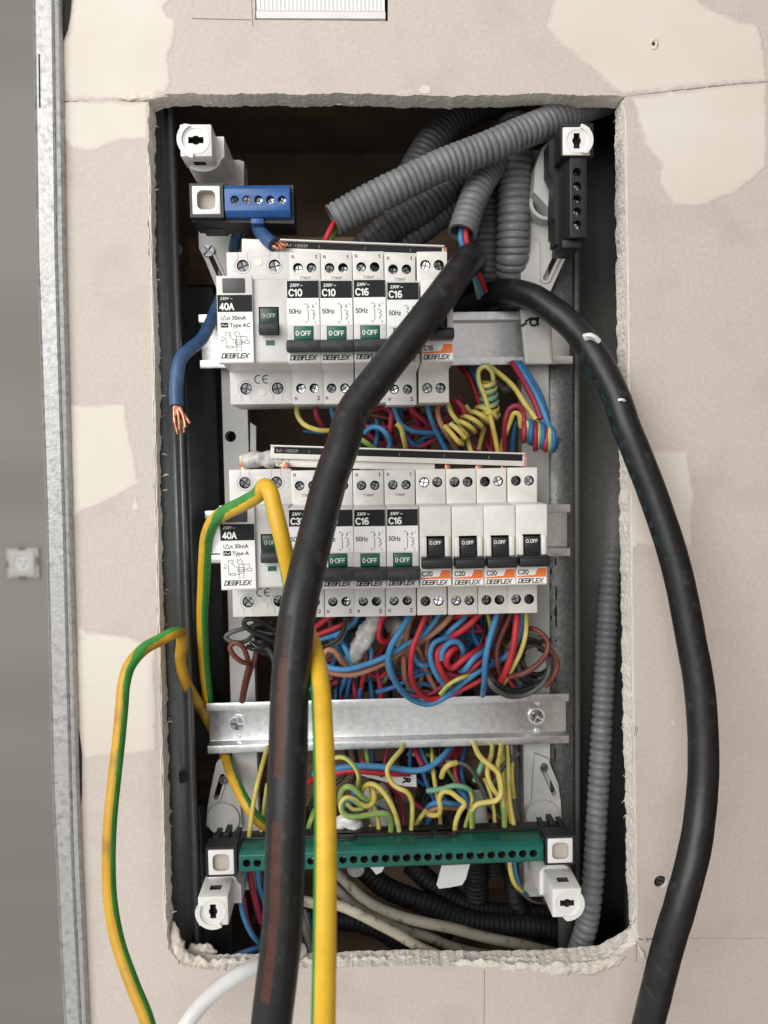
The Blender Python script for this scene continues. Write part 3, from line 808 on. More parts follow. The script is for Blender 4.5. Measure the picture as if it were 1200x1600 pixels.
# rounded sockets near the brackets
for (x, y, r, a0, a1) in ((846, 1272, 11, 0, 360), (350, 1276, 10.5, 0, 360), (850, 322, 11, 0, 360)):
    p = W(x, y, 42); bm = bmesh.new(); add_cyl(bm, 0, 0, r, -4 if y > 900 else -8, 3, 32, r2=r + .8)
    me = finish('post_socket', bm, chassisw, 40)
    bm = bmesh.new(); add_cyl(bm, 0, 0, r - 2, -20, -1, 32)
    if y < 900: me = bool_cut(me, finish('c', bm, chassisw))
    ob('post_socket', me, ch, (p.x, p.y, p.z))
ob('bracket_wing', plate('bracket_wing', px2([(834, 300), (836, 262), (846, 232), (862, 216), (868, 216), (868, 300), (862, 330), (846, 312)], 24), 24, 46, chassisw), ch)

def rail(xl, xr, ytl, ytr, ybl, ybr, d):
    a = W(xl, ytl, d); b = W(xr, ytr, d); c = W(xl, ybl, d); e = W(xr, ybr, d)
    zt = (a.z + b.z) / 2 / K; zb = (c.z + e.z) / 2 / K
    h = zt - zb; lip = 5.0; dp = 7.0; th = 1.0
    prof = [(d, zt), (d, zt - lip), (d + dp, zt - lip - .8), (d + dp, zb + lip + .8), (d, zb + lip), (d, zb),
            (d + th, zb), (d + th, zb + lip - th), (d + dp + th, zb + lip - .2), (d + dp + th, zt - lip + .2), (d + th, zt - lip + th), (d + th, zt)]
    bm = bmesh.new(); prism_x(bm, prof, a.x / K, b.x / K)
    bmesh.ops.recalc_face_normals(bm, faces=bm.faces)
    bevel_sharp(bm, .22, 2)
    return ob('din_rail', finish('din_rail', bm, galv, 40), ch)
rail(310, 895, 493, 484, 574, 570, 35)
rail(320, 891, 796, 790, 876, 873, 35)
r3 = rail(322, 889, 1098, 1085, 1176, 1163, 35)
for sx, sy in ((371, 1130), (839, 1120)):
    p = W(sx, sy, 41)
    bm = bmesh.new(); add_cyl(bm, p.x / K, p.z / K, 5.4, 41.2, 42.2, 28)
    ob('washer', finish('washer', bm, galv, 40), r3)
    screw(r3, p.x / K, 40.0, p.z / K, 4.3)
    for dy in (-21, 22):
        q = W(sx + 1, sy + dy, 41)
        bm = bmesh.new(); add_cyl(bm, q.x / K, q.z / K, 1.5, 41.3, 42.3, 14)
        ob('rivet', finish('rivet', bm, galv, 40), r3)

# corner posts
def post(name_px, z_front, length, cres, slot_deg, hole_side, shoulder, parent=ch, d_front=None, w=17.5):
    p = W(name_px[0], name_px[1], d_front)
    h = w / 2
    e = ob('corner_post', None, parent, (p.x, p.y, p.z))
    me = box_mesh('post_head', -h, h, 0, length, -h, h, postw, .9)
    bm = bmesh.new()
    if hole_side: add_box(bm, -3.4, 3.4, 7.5, 12.5, (h - 3 if hole_side > 0 else -h - 3), (h + 3 if hole_side > 0 else -h + 3))
    ca, sa = math.cos(slot_deg), math.sin(slot_deg)
    sl = bmesh.new()
    for v in add_box(bm, -4.2, 4.2, -2, 7, -1.7, 1.7): v.co = Vector((v.co.x * ca - v.co.z * sa, v.co.y, v.co.x * sa + v.co.z * ca))
    sl.free()
    me = bool_cut(me, finish('c', bm, postdk))
    bm = bmesh.new(); add_cyl(bm, 0, 0, 2.5, -2, 6.8, 20)
    me = bool_cut(me, finish('c', bm, postdk))
    ob('post_head', me, e)
    # dark bottoms of the recesses
    ob('slot_floor', box_mesh('slot_floor', -3.9, 3.9, 6.0, 6.6, -3.9, 3.9, postdk), e)
    # crescent lip
    bm = bmesh.new(); n = 26; ro, ri = h * 1.16, h * .86
    rows = []
    for i in range(n + 1):
        t = cres[0] + (cres[1] - cres[0]) * i / n
        tp = min(1, i / 4 + .25, 1)
        o_ = ri + (ro - ri) * tp
        row = [bm.verts.new((rr * math.cos(t), y, rr * math.sin(t))) for rr, y in ((ri, .3), (ri, -1.6), (o_, -1.6), (o_, 2.5))]
        rows.append(row)
    for a, b in zip(rows, rows[1:]):
        for k in range(4): bm.faces.new((a[k], a[(k + 1) % 4], b[(k + 1) % 4], b[k]))
    bm.faces.new(rows[0]); bm.faces.new(rows[-1][::-1])
    ob('crescent_lip', finish('crescent_lip', bm, postw, 40), e)
    bm = bmesh.new(); add_cyl(bm, 0, 0, h * .86, -.35, .2, 36)
    rg = finish('boss_ring', bm, postw)
    bm = bmesh.new(); add_cyl(bm, 0, 0, h * .74, -1, 1, 36)
    ob('boss_ring', bool_cut(rg, finish('c', bm, postw)), e)
    if shoulder:
        sx, sz = shoulder
        bm = bmesh.new()
        pr = []
        hw = h + 1.2
        n = 12
        arc = [(hw * math.cos(math.pi * k / n), -sz * (h * .62 + hw * .62 * math.sin(math.pi * k / n))) for k in range(n + 1)]
        prof = [(x + sx * 1.0, z * -1 * -1) for x, z in arc] + [(-hw + sx, sz * (h - 1)), (hw + sx * 3.2, sz * (h - 1)), (hw + sx * 3.2, -sz * h * .4)]
        a = [bm.verts.new((x, length - 3, z)) for x, z in prof]; b = [bm.verts.new((x, 42 - p.y / K, z)) for x, z in prof]
        bm.faces.new(a); bm.faces.new(b[::-1])
        for i in range(len(a)): bm.faces.new((a[i], b[i], b[(i + 1) % len(a)], a[(i + 1) % len(a)]))
        ob('post_shoulder', finish('post_shoulder', bm, chassisw if False else postw, 35), e)
    return e
post((306, 219), 0, 17, (R(110), R(260)), 0.0, -1, (1, 1), d_front=-14)
post((333, 1424), 0, 24, (R(150), R(300)), math.pi / 2, 1, (1, -1), d_front=-16)
post((886, 1411), 0, 26, (R(250), R(400)), 0.0, 1, (-1, -1), d_front=-16)
post((901, 220), 0, 20, (R(-70), R(75)), math.pi / 2, 0, None, d_front=-13.4, w=15.6)
ob('post_block', plate('post_block', px2([(352, 250), (381, 252), (381, 345), (352, 345)], 30), 30, 46, chassisw), ch)

# ================================================================== terminal blocks
def white_socket(parent, x, z, w, d, dep=6.5):
    sq = lambda h: [Vector((x - h, z - h)), Vector((x + h, z - h)), Vector((x + h, z + h)), Vector((x - h, z + h))]
    ob('cap_frame', plate('cap_frame', sq(w / 2 + 1.5), d + .9, d + 12, carrier, holes=[sq(w / 2 - .3)]), parent)
    me = box_mesh('post_cap', x - w / 2, x + w / 2, d, d + dep, z - w / 2, z + w / 2, postw, .6)
    bm = bmesh.new(); add_box(bm, x - w * .33, x + w * .33, d - 3, d + dep - 1.2, z - w * .34, z + w * .34)
    es = [e for e in bm.edges if abs(e.verts[0].co.y - e.verts[1].co.y) > 1]
    bmesh.ops.bevel(bm, geom=es, offset=w * .2, segments=5, affect='EDGES', profile=.5)
    ob('post_cap', bool_cut(me, finish('c', bm, postin)), parent)
    # recess floor, greyish
    ob('cap_floor', box_mesh('cap_floor', x - w * .36, x + w * .36, d + dep - 1.5, d + dep - 1.0, z - w * .36, z + w * .36, postin), parent)
def terminal_bar(name, lab, x0, x1, z0, z1, d, n, hx0, hx1, mat, hr=1.9, slope=0.0, chrome_=True, vertical=False, floor=5.0):
    t = thing(name, lab, 'terminal block', (0, 0, 0))
    bm = bmesh.new()
    c = (z1 - z0) * .14
    dp = 20 if n < 10 else 15
    prof = [(d + 3.0, z0), (d + dp, z0), (d + dp, z1), (d + 3.0, z1), (d, z1 - c * 1.1), (d, z0 + c * 1.1)]
    if not vertical: prism_x(bm, prof, x0, x1)
    bmesh.ops.recalc_face_normals(bm, faces=bm.faces)
    bevel_sharp(bm, .35, 2, 12)
    me = finish('body', bm, [mat, holeblk], 30)
    bm = bmesh.new(); zs = (z0 + z1) / 2
    xs = [hx0 + (hx1 - hx0) * k / (n - 1) for k in range(n)]
    for x in xs: add_cyl(bm, x, zs, hr, d - 2, d + floor + 4, 20)
    me = bool_cut(me, finish('c', bm, [holeblk if not chrome_ else mat]))
    ob('body', me, t)
    for i, x in enumerate(xs):
        dd = d + (floor if not chrome_ else random.choice([2.2, 2.2, 3.6]))
        screw(t, x, dd, zs, hr * .93, 'terminal_screw')
    return t
# blue block
a = W(351, 289, -8); b = W(454, 334, -8)
x0, x1, zt, zb = a.x / K, b.x / K, a.z / K, W(351, 339, -8).z / K
hA = W(367.5, 314, -8); hB = W(441, 313, -8)
blue = terminal_bar('terminal_block', 'blue terminal block with five screws and two thick blue wires', x0, x1, zb, zt, -10, 5, hA.x / K, hB.x / K, blueblk, 2.35)
ob('carrier', plate('carrier', [Vector((x0 - 19.5, zb - 1.2)), Vector((x1 + 1.6, zb - 2.6)), Vector((x1 + 1.6, zt + 1.2)), Vector((x0 - 19.5, zt + 1.0))], -4, 18, carrier), blue)
ob('rail_hook', plate('rail_hook', px2([(308, 341), (360, 341), (350, 358), (316, 358)], 8), 8, 22, carrier), blue)
white_socket(blue, x0 - 10.2, (zb + zt) / 2, 15.6, -10)
ob('wire_gate', box_mesh('wire_gate', (W(392, 330, -5).x) / K, W(412, 330, -5).x / K, -6, 6, zb - 3.2, zb + 1, blueblk, .5), blue)
# green bar
a = W(373, 1310, -8); b = W(848, 1300, -8); c = W(373, 1361, -8)
gz0 = (W(373, 1362, -8).z + W(848, 1349, -8).z) / 2 / K; gz1 = (W(373, 1330, -8).z + W(848, 1313, -8).z) / 2 / K
hA = W(386, 1341, -8); hB = W(832, 1329, -8)
green = terminal_bar('terminal_bar', 'long green earth terminal bar with a row of dark holes', a.x / K, b.x / K, gz0, gz1, -10, 28, hA.x / K, hB.x / K, greenblk, 2.35, chrome_=False, floor=6.0)
gx0, gx1 = a.x / K, b.x / K
for xa, xb, cxm in ((gx0 - 19.2, gx0 - .05, gx0 - 10.3), (gx1 + .05, gx1 + 18.6, gx1 + 10.0)):
    ob('end_bracket', box_mesh('end_bracket', xa, xb, -6, 16, gz0 - .4, gz1 + .6, carrier, .5), green)
    for k in range(3):
        bx = xa + 2 + k * 6
        ob('bracket_tooth', box_mesh('bracket_tooth', bx, bx + 3.4, 6, 18, gz1 + .4, gz1 + 2.4 + (k % 2) * 1.8, carrier, .4), green)
    white_socket(green, cxm, (gz0 + gz1) / 2 + 1.2, 15.0, -10.5, 4.2)
ob('back_strip', box_mesh('back_strip', gx0, gx1, 5.2, 15, gz1 - 1, gz1 + 1.2, carrier, .5), green)
for px_ in (540, 662, 700):
    q = W(px_, 1306, -4).x / K
    ob('clip', box_mesh('clip', q - 6, q + 6, 0, 8, gz1 - .5, gz1 + 1.2, carrier, .5), green)
# black block, upright, on the right
def black_block():
    t = thing('terminal_block', 'black upright terminal block with five screw holes at the top right post', 'terminal block', (0, 0, 0))
    a = W(884, 246, -12); b = W(925, 372, -12); c = W(885, 246, -12)
    x0, x1, zt, zb = W(884, 300, -12).x / K, W(920, 300, -12).x / K, a.z / K, W(900, 371, -12).z / K
    bm = bmesh.new(); c = 2.6
    prof = [(x0, -5), (x0 + c, -12), (x1 - 1.4, -12), (x1, -8), (x1, 16), (x0, 16)]
    va = [bm.verts.new((x, y, zb)) for x, y in prof]; vb = [bm.verts.new((x, y, zt)) for x, y in prof]
    bm.faces.new(va); bm.faces.new(vb[::-1])
    for i in range(len(va)): bm.faces.new((va[i], vb[i], vb[(i + 1) % 6], va[(i + 1) % 6]))
    bmesh.ops.recalc_face_normals(bm, faces=bm.faces); bevel_sharp(bm, .4, 2, 12)
    me = finish('body', bm, carrier, 30)
    bm = bmesh.new(); H = [W(902, y, -12) for y in (269, 291, 311, 331, 351)]
    for h in H: add_cyl(bm, h.x / K, h.z / K, 2.5, -16, -4, 20)
    me = bool_cut(me, finish('c', bm, holeblk)); ob('body', me, t)
    for h in H: screw(t, h.x / K - .2, -8.4, h.z / K - .5, 2.2, 'terminal_screw')
    # carrier with frame round the post
    f0 = W(876, 193, -12); f1 = W(927, 245, -12)
    fr_ = box_mesh('carrier', f0.x / K, f1.x / K, -12.9, 18, f1.z / K, f0.z / K, carrier, .6)
    bm = bmesh.new(); p = W(901, 220, -13.4); add_box(bm, p.x / K - 8.0, p.x / K + 8.0, -20, 12, p.z / K - 8.0, p.z / K + 8.0)
    ob('carrier', bool_cut(fr_, finish('c', bm, carrier)), t)
    ob('side_flange', plate('side_flange', px2([(862, 218), (880, 205), (886, 380), (868, 382), (868, 345), (864, 340), (866, 285), (858, 268), (858, 222)], 4), 4, 17, carrier), t)
    ob('foot', box_mesh('foot', x0 - 1, x1 - 3, -8, 16, zb - 4.6, zb - .1, carrier, .4), t)
black_block()

# ================================================================== breakers
def module_body(w, n_holes, hx, hr, htop, hbot, key, mat, nose=(20, 65, 23), total=85, cutbox=None):
    def mk():
        n0, n1, pr = nose
        prof = [(40, 0), (0, 0), (0, -n0 + .2), (-pr + 1.2, -n0 - .1), (-pr, -n0 - 1.3), (-pr, -n1 + 1.0), (-pr + .8, -n1), (0, -n1 - 1.6), (0, -total), (40, -total)]
        bm = bmesh.new(); prism_x(bm, prof, .15, w - .15)
        bmesh.ops.recalc_face_normals(bm, faces=bm.faces); bevel_sharp(bm, .3, 2, 20)
        me = finish('body', bm, [mat, holeblk], 30)
        bm = bmesh.new()
        for x in hx:
            add_cyl(bm, x, -htop, hr, -3, 6, 24); add_cyl(bm, x, -total + hbot, hr, -3, 6, 24)
        if cutbox:
            for c in cutbox: add_box(bm, *c)
        return bool_cut(me, finish('c', bm, [holeblk if key != 'x' else mat]))
    return cached(('body', key), mk)
def breaker_diag():
    L = []
    # N pole
    L += [[(0, 8.6), (0, 6.6)], [(-.7, 6.0), (0, 5.2), (0, 0)], [(-.5, 7.2), (.5, 7.2)]]
    L += [[(2.6, 8.6), (2.6, 6.8)], [(2.2, 7.6), (3.0, 7.6)], [(1.6, 5.8), (2.6, 5.3), (3.4, 4.8), (3.4, 4.0), (2.7, 3.8), (2.7, 3.1), (3.5, 2.9), (3.5, 2.0), (2.7, 1.6), (2.6, .3)]]
    return L
def rcd_diag():
    L = [[(0, 6.6), (1.6, 5.6), (2.2, 5.6), (2.2, 1.0), (3.0, 1.0)], [(5.8, 1.0), (7.6, .9), (8.4, 1.6), (9.2, 1.4)],
         [(3.0, .5), (5.8, .5), (5.8, 1.5), (3.0, 1.5), (3.0, .5)], [(2.2, 6.6), (2.2, 8.6), (4.6, 8.6), (4.6, 6.9)], [(3.6, 7.6), (5.6, 5.0), (7.0, 5.0)],
         [(7.0, 8.6), (7.0, 7.6), (7.8, 6.6), (7.8, 0)], [(9.4, 8.6), (9.4, 7.6), (10.2, 6.4), (10.2, 0)], [(7.8, 6.4), (13.4, 6.4), (13.4, 4.6)], [(7.0, 3.4), (12.2, 3.4)],
         [(12.2, 2.8), (14.6, 2.8), (14.6, 4.2), (12.2, 4.2), (12.2, 2.8)], [(7.2, 2.4), (10.8, 2.4), (10.8, 4.6), (7.2, 4.6), (7.2, 2.4)], [(-.2, 5.2), (.8, 4.6)], [(-.2, 4.4), (.8, 4.4)],
         [(7.2, -.8), (8.4, -.8)], [(9.8, -.8), (10.8, -.8)], [(7.2, 8.4), (7.2, 9.4)], [(8.2, 8.4), (9.0, 9.4)]]
    return L
DIAG = strokes_mesh(breaker_diag(), .30, blackp)
RDIAG = strokes_mesh(rcd_diag(), .24, blackp)
SYM = strokes_mesh([[(.5, .5), (1.2, 1.5), (2.0, 1.0), (2.8, .6), (3.6, 1.4)]], .3, whitep, 'type_symbol')
DEBK = dict(w=.19, shear=.26, xs=.90, gap=.11)
def breaker_grey(px, py, rating, lab, group, d=-10.0, hidden_brand=False):
    p = W(px, py, d)
    p = p + Vector((0, random.uniform(-.35, .35) * K, random.uniform(-.25, .25) * K))
    t = thing('circuit_breaker', lab, 'breaker', p, group); t.rotation_euler = (random.uniform(-.006, .006), random.uniform(-.005, .005), random.uniform(-.004, .004))
    w = 17.9
    ob('body', module_body(w, 2, (5.0, 12.6), 2.75, 8.7, 8.9, 'grey', plastic, cutbox=[(3.6, 14.2, -30, -19, -53.5, -45.3)]), t)
    for zz in (-8.7, -76.1):
        for x in (5.0, 12.6): screw(t, x, 3.2, zz, 2.3, 'terminal_screw')
    F = -23.0
    lb = ob('label', cached('glabel', lambda: box_mesh('label', .45, w - .45, F - .12, F + .3, -44.6, -21.2, labelw)), t)
    ob('label_header', cached('ghead', lambda: box_mesh('label_header', .5, w - .5, F - .2, F + .1, -30.4, -21.3, blackp)), lb)
    letter(lb, '230V ~', 2.0, F - .24, -24.4, 2.3, whitep, shear=.25, bold=.04)
    sletter(lb, rating, 1.5, F - .24, -29.3, 3.5, whitep, w=.19)
    sletter(lb, '50Hz', 1.3, F - .16, -38.6, 2.45, blackp, w=.155, xs=.96)
    ob('wiring_diagram', DIAG, lb, mm(11.6, F - .16, -42.4))
    letter(lb, 'N', 9.7, F - .16, -34.2, 1.7, blackp); sletter(lb, '1', 15.6, F - .16, -34.4, 1.3, blackp)
    letter(lb, 'N', 9.6, F - .16, -43.8, 1.7, blackp); letter(lb, '2', 15.0, F - .16, -43.9, 1.9, blackp)
    tg = ob('toggle', cached('gtog', lambda: box_mesh('toggle', 3.9, 13.9, F - .6, F + 3, -52.4, -45.6, greenw, .3)), t)
    sletter(tg, '0·OFF', 8.9, F - .66, -50.4, 2.5, whitep, w=.14, center=True, xs=.98)
    def bar():
        bm = bmesh.new()
        prism_x(bm, [(F + .8, -52.6), (F - 3.0, -52.9), (F - 7.5, -54.4), (F - 8.0, -57.4), (F - 7.0, -59.6), (F - 1.0, -59.4), (F + .8, -59.0)], -.02, w + .02)
        bmesh.ops.recalc_face_normals(bm, faces=bm.faces); bevel_sharp(bm, .5, 2, 20)
        return finish('toggle_handle', bm, darktog, 40)
    ob('toggle_handle', cached('gbar', bar), tg)
    sletter(t, 'DEBFLEX', 1.1, F - .14, -63.3, 2.55, blackp, **DEBK)
    sletter(t, 'N', 1.5, -.12, -3.5, 2.0, blackp, w=.13); sletter(t, '1', 14.9, -.12, -3.7, 2.1, blackp, w=.17)
    sletter(t, '1738AP', 9.0, -.12, -15.0, 1.5, greyp, w=.12, center=True)
    sletter(t, 'N', 1.5, -.12, -82.7, 2.0, blackp, w=.13); sletter(t, '2', 14.3, -.12, -82.7, 2.1, blackp, w=.17)
    return t
def breaker_white(px, py, rating, lab, group, d=-10.0, up_=0.0):
    p = W(px, py, d)
    p = p + Vector((0, random.uniform(-.35, .35) * K, random.uniform(-.25, .25) * K))
    t = thing('circuit_breaker', lab, 'breaker', p, group); t.rotation_euler = (random.uniform(-.006, .006), random.uniform(-.005, .005), random.uniform(-.004, .004))
    w = 17.6; F = -23.0
    ob('body', module_body(w, 2, (5.0, 12.6), 2.95, 7.6, 8.2, 'white', plasticw, cutbox=[(3.2, 14.4, -30, -18.6, -51.5, -36.6)]), t)
    for zz in (-7.6, -76.8):
        for x in (5.0, 12.6): screw(t, x, 2.0, zz, 2.55, 'terminal_screw')
    # guard cheeks each side of the toggle
    def cheek():
        bm = bmesh.new(); prism_x(bm, [(F + 1, -36.2), (F - 2.2, -37.4), (F - 2.6, -48.5), (F + 1, -49.6)], 0, 2.6)
        bmesh.ops.recalc_face_normals(bm, faces=bm.faces); bevel_sharp(bm, .5, 2, 20)
        return finish('toggle_guard', bm, plasticw, 40)
    ck = cached('cheek', cheek)
    ob('toggle_guard', ck, t, mm(1.2, 0, 0)); ob('toggle_guard', ck, t, mm(13.8, 0, 0))
    tg = ob('toggle', cached('wtog', lambda: box_mesh('toggle', 4.6, 13.1, F - 1.4, F + 3.5, -50.5, -37.8, blacktog, .5)), t)
    sletter(tg, 'O.OFF', 8.7, F - 1.5, -41.2, 1.9, whitep, w=.15, center=True, xs=.95)
    def grip():
        bm = bmesh.new()
        for k in range(3): add_box(bm, 4.9, 12.8, F - 2.0, F - 1.2, -44.6 - k * 1.6, -43.7 - k * 1.6)
        return finish('grip_ridges', bm, blacktog)
    ob('grip_ridges', cached('wgrip', grip), tg)
    def bar():
        bm = bmesh.new()
        prism_x(bm, [(F + .8, -47.4), (F - 6.6, -47.8), (F - 8.2, -49.4), (F - 8.2, -52.6), (F - 6.8, -54.0), (F + .8, -53.6)], .7, w - .5)
        bmesh.ops.recalc_face_normals(bm, faces=bm.faces); bevel_sharp(bm, .8, 3, 20)
        return finish('toggle_handle', bm, blacktog, 40)
    ob('toggle_handle', cached('wbar', bar), tg)
    lb = ob('label', cached('wlabel', lambda: box_mesh('label', .6, w - .6, F - .12, F + .2, -64.0, -54.0, labelw)), t)
    ob('orange_band', cached('wor', lambda: plate('orange_band', [Vector((.7, -60.4)), Vector((w - .7, -60.4)), Vector((w - .7, -55.6)), Vector((12.2, -55.6)), Vector((10.6, -59.2)), Vector((.7, -59.7))], F - .2, F, orangep)), lb)
    sletter(lb, rating, 1.3, F - .24, -58.8, 2.6, blackp, w=.17)
    sletter(lb, 'DEBFLEX', 1.1, F - .16, -63.6, 2.5, blackp, **DEBK)
    return t
def rcd(px, py, typ, lab, d=-10.0):
    p = W(px, py, d)
    t = thing('residual_current_breaker', lab, 'breaker', p)
    w = 35.6; F = -23.0
    ob('body', module_body(w, 2, (9.2, 27.0), 3.4, 7.6, 8.8, 'rcd', plastic, cutbox=[(20.2, 31.0, -30, -18, -50.2, -35.2)]), t)
    for zz in (-7.6, -76.2):
        for x in (9.2, 27.0): screw(t, x, 2.0, zz, 3.05, 'terminal_screw')
        bm = bmesh.new(); add_cyl(bm, 18.1, zz + (2.0 if zz > -20 else -2.2), 2.1, -.35, .4, 20); nub = finish('indicator_nub', bm, amber, 40)
        ob('indicator_nub', nub, t)
    def rims():
        bm = bmesh.new()
        for x, z0, s in ((9.2, -7.6, 1), (27.0, -7.6, 1), (9.2, -76.2, -1), (27.0, -76.2, -1)):
            ln = []
            for k in range(17):
                th = R(-235 + 290 * k / 16) if s > 0 else R(-55 + 290 * k / 16)
                ln.append((x + 4.5 * math.cos(th), z0 + 4.5 * math.sin(th)))
            ln = [(ln[0][0], z0 + s * 7.2)] + ln + [(ln[-1][0], z0 + s * 7.2)]
            for (xa, za), (xb, zb_) in zip(ln, ln[1:]):
                dv = Vector((xb - xa, zb_ - za)); dv.normalize(); nn = Vector((-dv.y, dv.x)) * .18
                bm.faces.new([bm.verts.new((x_, -.06, z_)) for x_, z_ in ((xa + nn.x, za + nn.y), (xb + nn.x, zb_ + nn.y), (xb - nn.x, zb_ - nn.y), (xa - nn.x, za - nn.y))])
        return finish('terminal_rim', bm, M('moulded_edge', (.36, .355, .34), .5))
    ob('terminal_rim', cached('rims', rims), t)
    # raised test-button panel
    pn = ob('test_panel', cached('rpanel', lambda: box_mesh('test_panel', -1.5, 17.5, F - 2.6, F + 2, -65.2, -19.2, plastic, .4)), t)
    ob('test_button', cached('rbtn', lambda: box_mesh('test_button', 1.7, 13.6, F - 3.3, F - 2, -28.2, -20.6, btn, .5)), pn)
    Fp = F - 2.6
    lb = ob('label', cached('rlabel', lambda: box_mesh('label', -1.2, 17.2, Fp - .1, Fp + .2, -64.4, -29.2, labelw)), t)
    ob('label_header', cached('rhead', lambda: box_mesh('label_header', -1.15, 17.15, Fp - .18, Fp + .1, -38.2, -29.3, blackp)), lb)
    letter(lb, '230V ~', 0.2, Fp - .22, -31.9, 2.2, whitep, shear=.25)
    sletter(lb, '40A', 0.1, Fp - .22, -37.1, 3.4, whitep, w=.20)
    letter(lb, 'I', 0.2, Fp - .14, -42.4, 3.2, blackp)
    ob('delta_symbol', cached('delta', lambda: strokes_mesh([[(0, 0), (1.1, 2.3), (2.2, 0), (0, 0)]], .26, blackp, 'delta_symbol')), lb, mm(1.3, Fp - .14, -42.4))
    letter(lb, 'n 30mA', 3.8, Fp - .14, -42.4, 3.1, blackp, bold=.06)
    ob('type_box', cached('tbox', lambda: box_mesh('type_box', .2, 4.3, Fp - .16, Fp, -46.4, -43.8, blackp)), lb)
    ob('type_symbol', SYM, lb, mm(.1, Fp - .2, -46.2))
    letter(lb, 'Type ' + typ, 5.0, Fp - .14, -46.2, 3.0, blackp, bold=.055)
    ob('wiring_diagram', RDIAG, lb, mm(.6, Fp - .14, -57.6))
    sletter(lb, 'DEBFLEX', 0.1, Fp - .14, -62.6, 2.6, blackp, **DEBK)
    tg = ob('toggle', cached('rtog', lambda: box_mesh('toggle', 20.8, 30.4, F - .6, F + 4, -44.6, -35.8, greend, .4)), t)
    def bar():
        bm = bmesh.new()
        prism_x(bm, [(F + .8, -43.6), (F - 3.0, -43.8), (F - 7.2, -45.0), (F - 7.8, -47.4), (F - 7.0, -50.4), (F + .8, -50.0)], 20.7, 30.5)
        bmesh.ops.recalc_face_normals(bm, faces=bm.faces); bevel_sharp(bm, .6, 2, 20)
        return finish('toggle_handle', bm, darktog, 40)
    ob('toggle_handle', cached('rbar', bar), tg)
    sletter(tg, '0·OFF', 25.8, F - .66, -41.0, 2.2, M('worn_print', (.5, .5, .48), .5), w=.13, center=True, xs=.95)
    ob('status_window', cached('rstat', lambda: box_mesh('status_window', 23.6, 28.4, F - .12, F + .2, -55.6, -52.9, greenw)), t)
    sletter(t, '1738AP', 17.6, -.12, -16.6, 1.6, greyp, w=.12)
    ob('ce_mark', cached('ce', ce_mesh), t, mm(14.0, -.12, -73.2))
    return t
def ce_mesh():
    L = []
    for cx in (2.4, 6.8):
        L.append([(cx + 2.2 * math.cos(R(a)), 2.2 + 2.2 * math.sin(R(a))) for a in range(75, 290, 15)])
    L.append([(4.7, 2.2), (6.9, 2.2)])
    return strokes_mesh(L, .5, blackp, 'ce_mark')
G1 = 'upper row breakers'; G2 = 'lower row breakers'
rcd(353, 394, 'AC', 'wide 40A Type AC residual current breaker at the left end of upper row')
breaker_grey(451, 394, 'C10', 'grey C10 breaker standing next to the Type AC unit in upper row', G1)
breaker_grey(500.5, 393.5, 'C10', 'grey C10 breaker between a C10 and a C16 in upper row', G1)
breaker_grey(550, 393, 'C16', 'grey C16 breaker next to a C10 in upper row', G1)
breaker_grey(600, 396, 'C16', 'grey C16 breaker beside the orange-labelled one, crossed by the black cable', G1)
breaker_white(650.5, 393, 'C16', 'ivory breaker with orange C16 label at the end of upper row', G1)
rcd(357, 734, 'A', 'wide 40A Type A residual current breaker at the left end of lower row')
breaker_grey(454, 736, 'C32', 'grey C32 breaker next to the Type A unit, mostly behind the black cable', G2)
breaker_grey(502, 736, 'C20', 'grey breaker with its rating hidden behind the thick black cable in lower row', G2)
breaker_grey(551, 735, 'C16', 'grey C16 breaker in lower row just clear of the black cable', G2)
breaker_grey(600, 734.5, 'C16', 'grey C16 breaker touching the ivory breakers in lower row', G2)
breaker_white(649, 733, 'C20', 'ivory breaker with orange label touching the grey C16 in lower row', G2)
breaker_white(696.5, 732.5, 'C20', 'second ivory breaker with orange label from the grey C16 in lower row', G2)
breaker_white(744, 732, 'C20', 'third ivory breaker with orange label from the grey C16 in lower row', G2)
breaker_white(792.5, 730.5, 'C20', 'ivory breaker slightly apart at the rail end of lower row', G2)

# comb busbars
def busbar(xl, yl, xr, yr, d, h, lab, textx):
    a = W(xl, yl, d); b = W(xr, yr, d)
    t = thing('comb_busbar', lab, 'busbar', a)
    L = (b - a).length / K; ang = math.atan2((b.z - a.z), (b.x - a.x))
    t.rotation_euler = (0, -ang, 0)
    ob('housing', box_mesh('housing', 0, L, 0, 9, -h, 0, plasticw, .25), t)
    ob('ledge', box_mesh('ledge', 0, L, -1.4, 6, -.9, -.02, plasticw, .2), t)
    st = ob('black_stripe', box_mesh('black_stripe', 2.0, L - 1.2, -.1, .2, -4.8, -1.1, blackp), t)
    letter(st, 'Ref : 150559', textx, -.14, -4.0, 2.5, greyp if False else M('faded_print', (.34, .34, .33), .6))
    for k in range(int(L / 26)):
        ob('moulding_mark', cached('mark', lambda: box_mesh('moulding_mark', -.1, .1, -.16, 0, -4.2, -2.4, M('faded_print', (.34, .34, .33), .6))), st, mm(22 + k * 26, 0, 0))
    ob('end_cap', box_mesh('end_cap', L - .05, L + 1.6, .5, 7, -h - .3, -.6, M('pink_end', (.5, .22, .19), .6), .2), t)
    return t, L
bb, L1 = busbar(438, 374, 694, 384, -6, 7.4, 'black striped comb busbar lying along the top of the upper breakers', 2.8)
bb2, L2 = busbar(423, 695, 820, 707.5, -8, 7.8, 'black striped comb busbar with copper tabs along the top of the lower breakers', 3.0)
ob('rear_insulator', box_mesh('rear_insulator', -22, 2, 2, 10, -7.6, .2, plasticw, .3), bb)
for k, x in enumerate((7, 40, 52, 75, 88, 101, 119, 134)):
    ob('copper_tab', box_mesh('copper_tab', x, x + (3.2 if k % 3 else 4), 3, 4.2, -13, -7.7, copper, .2), bb2)
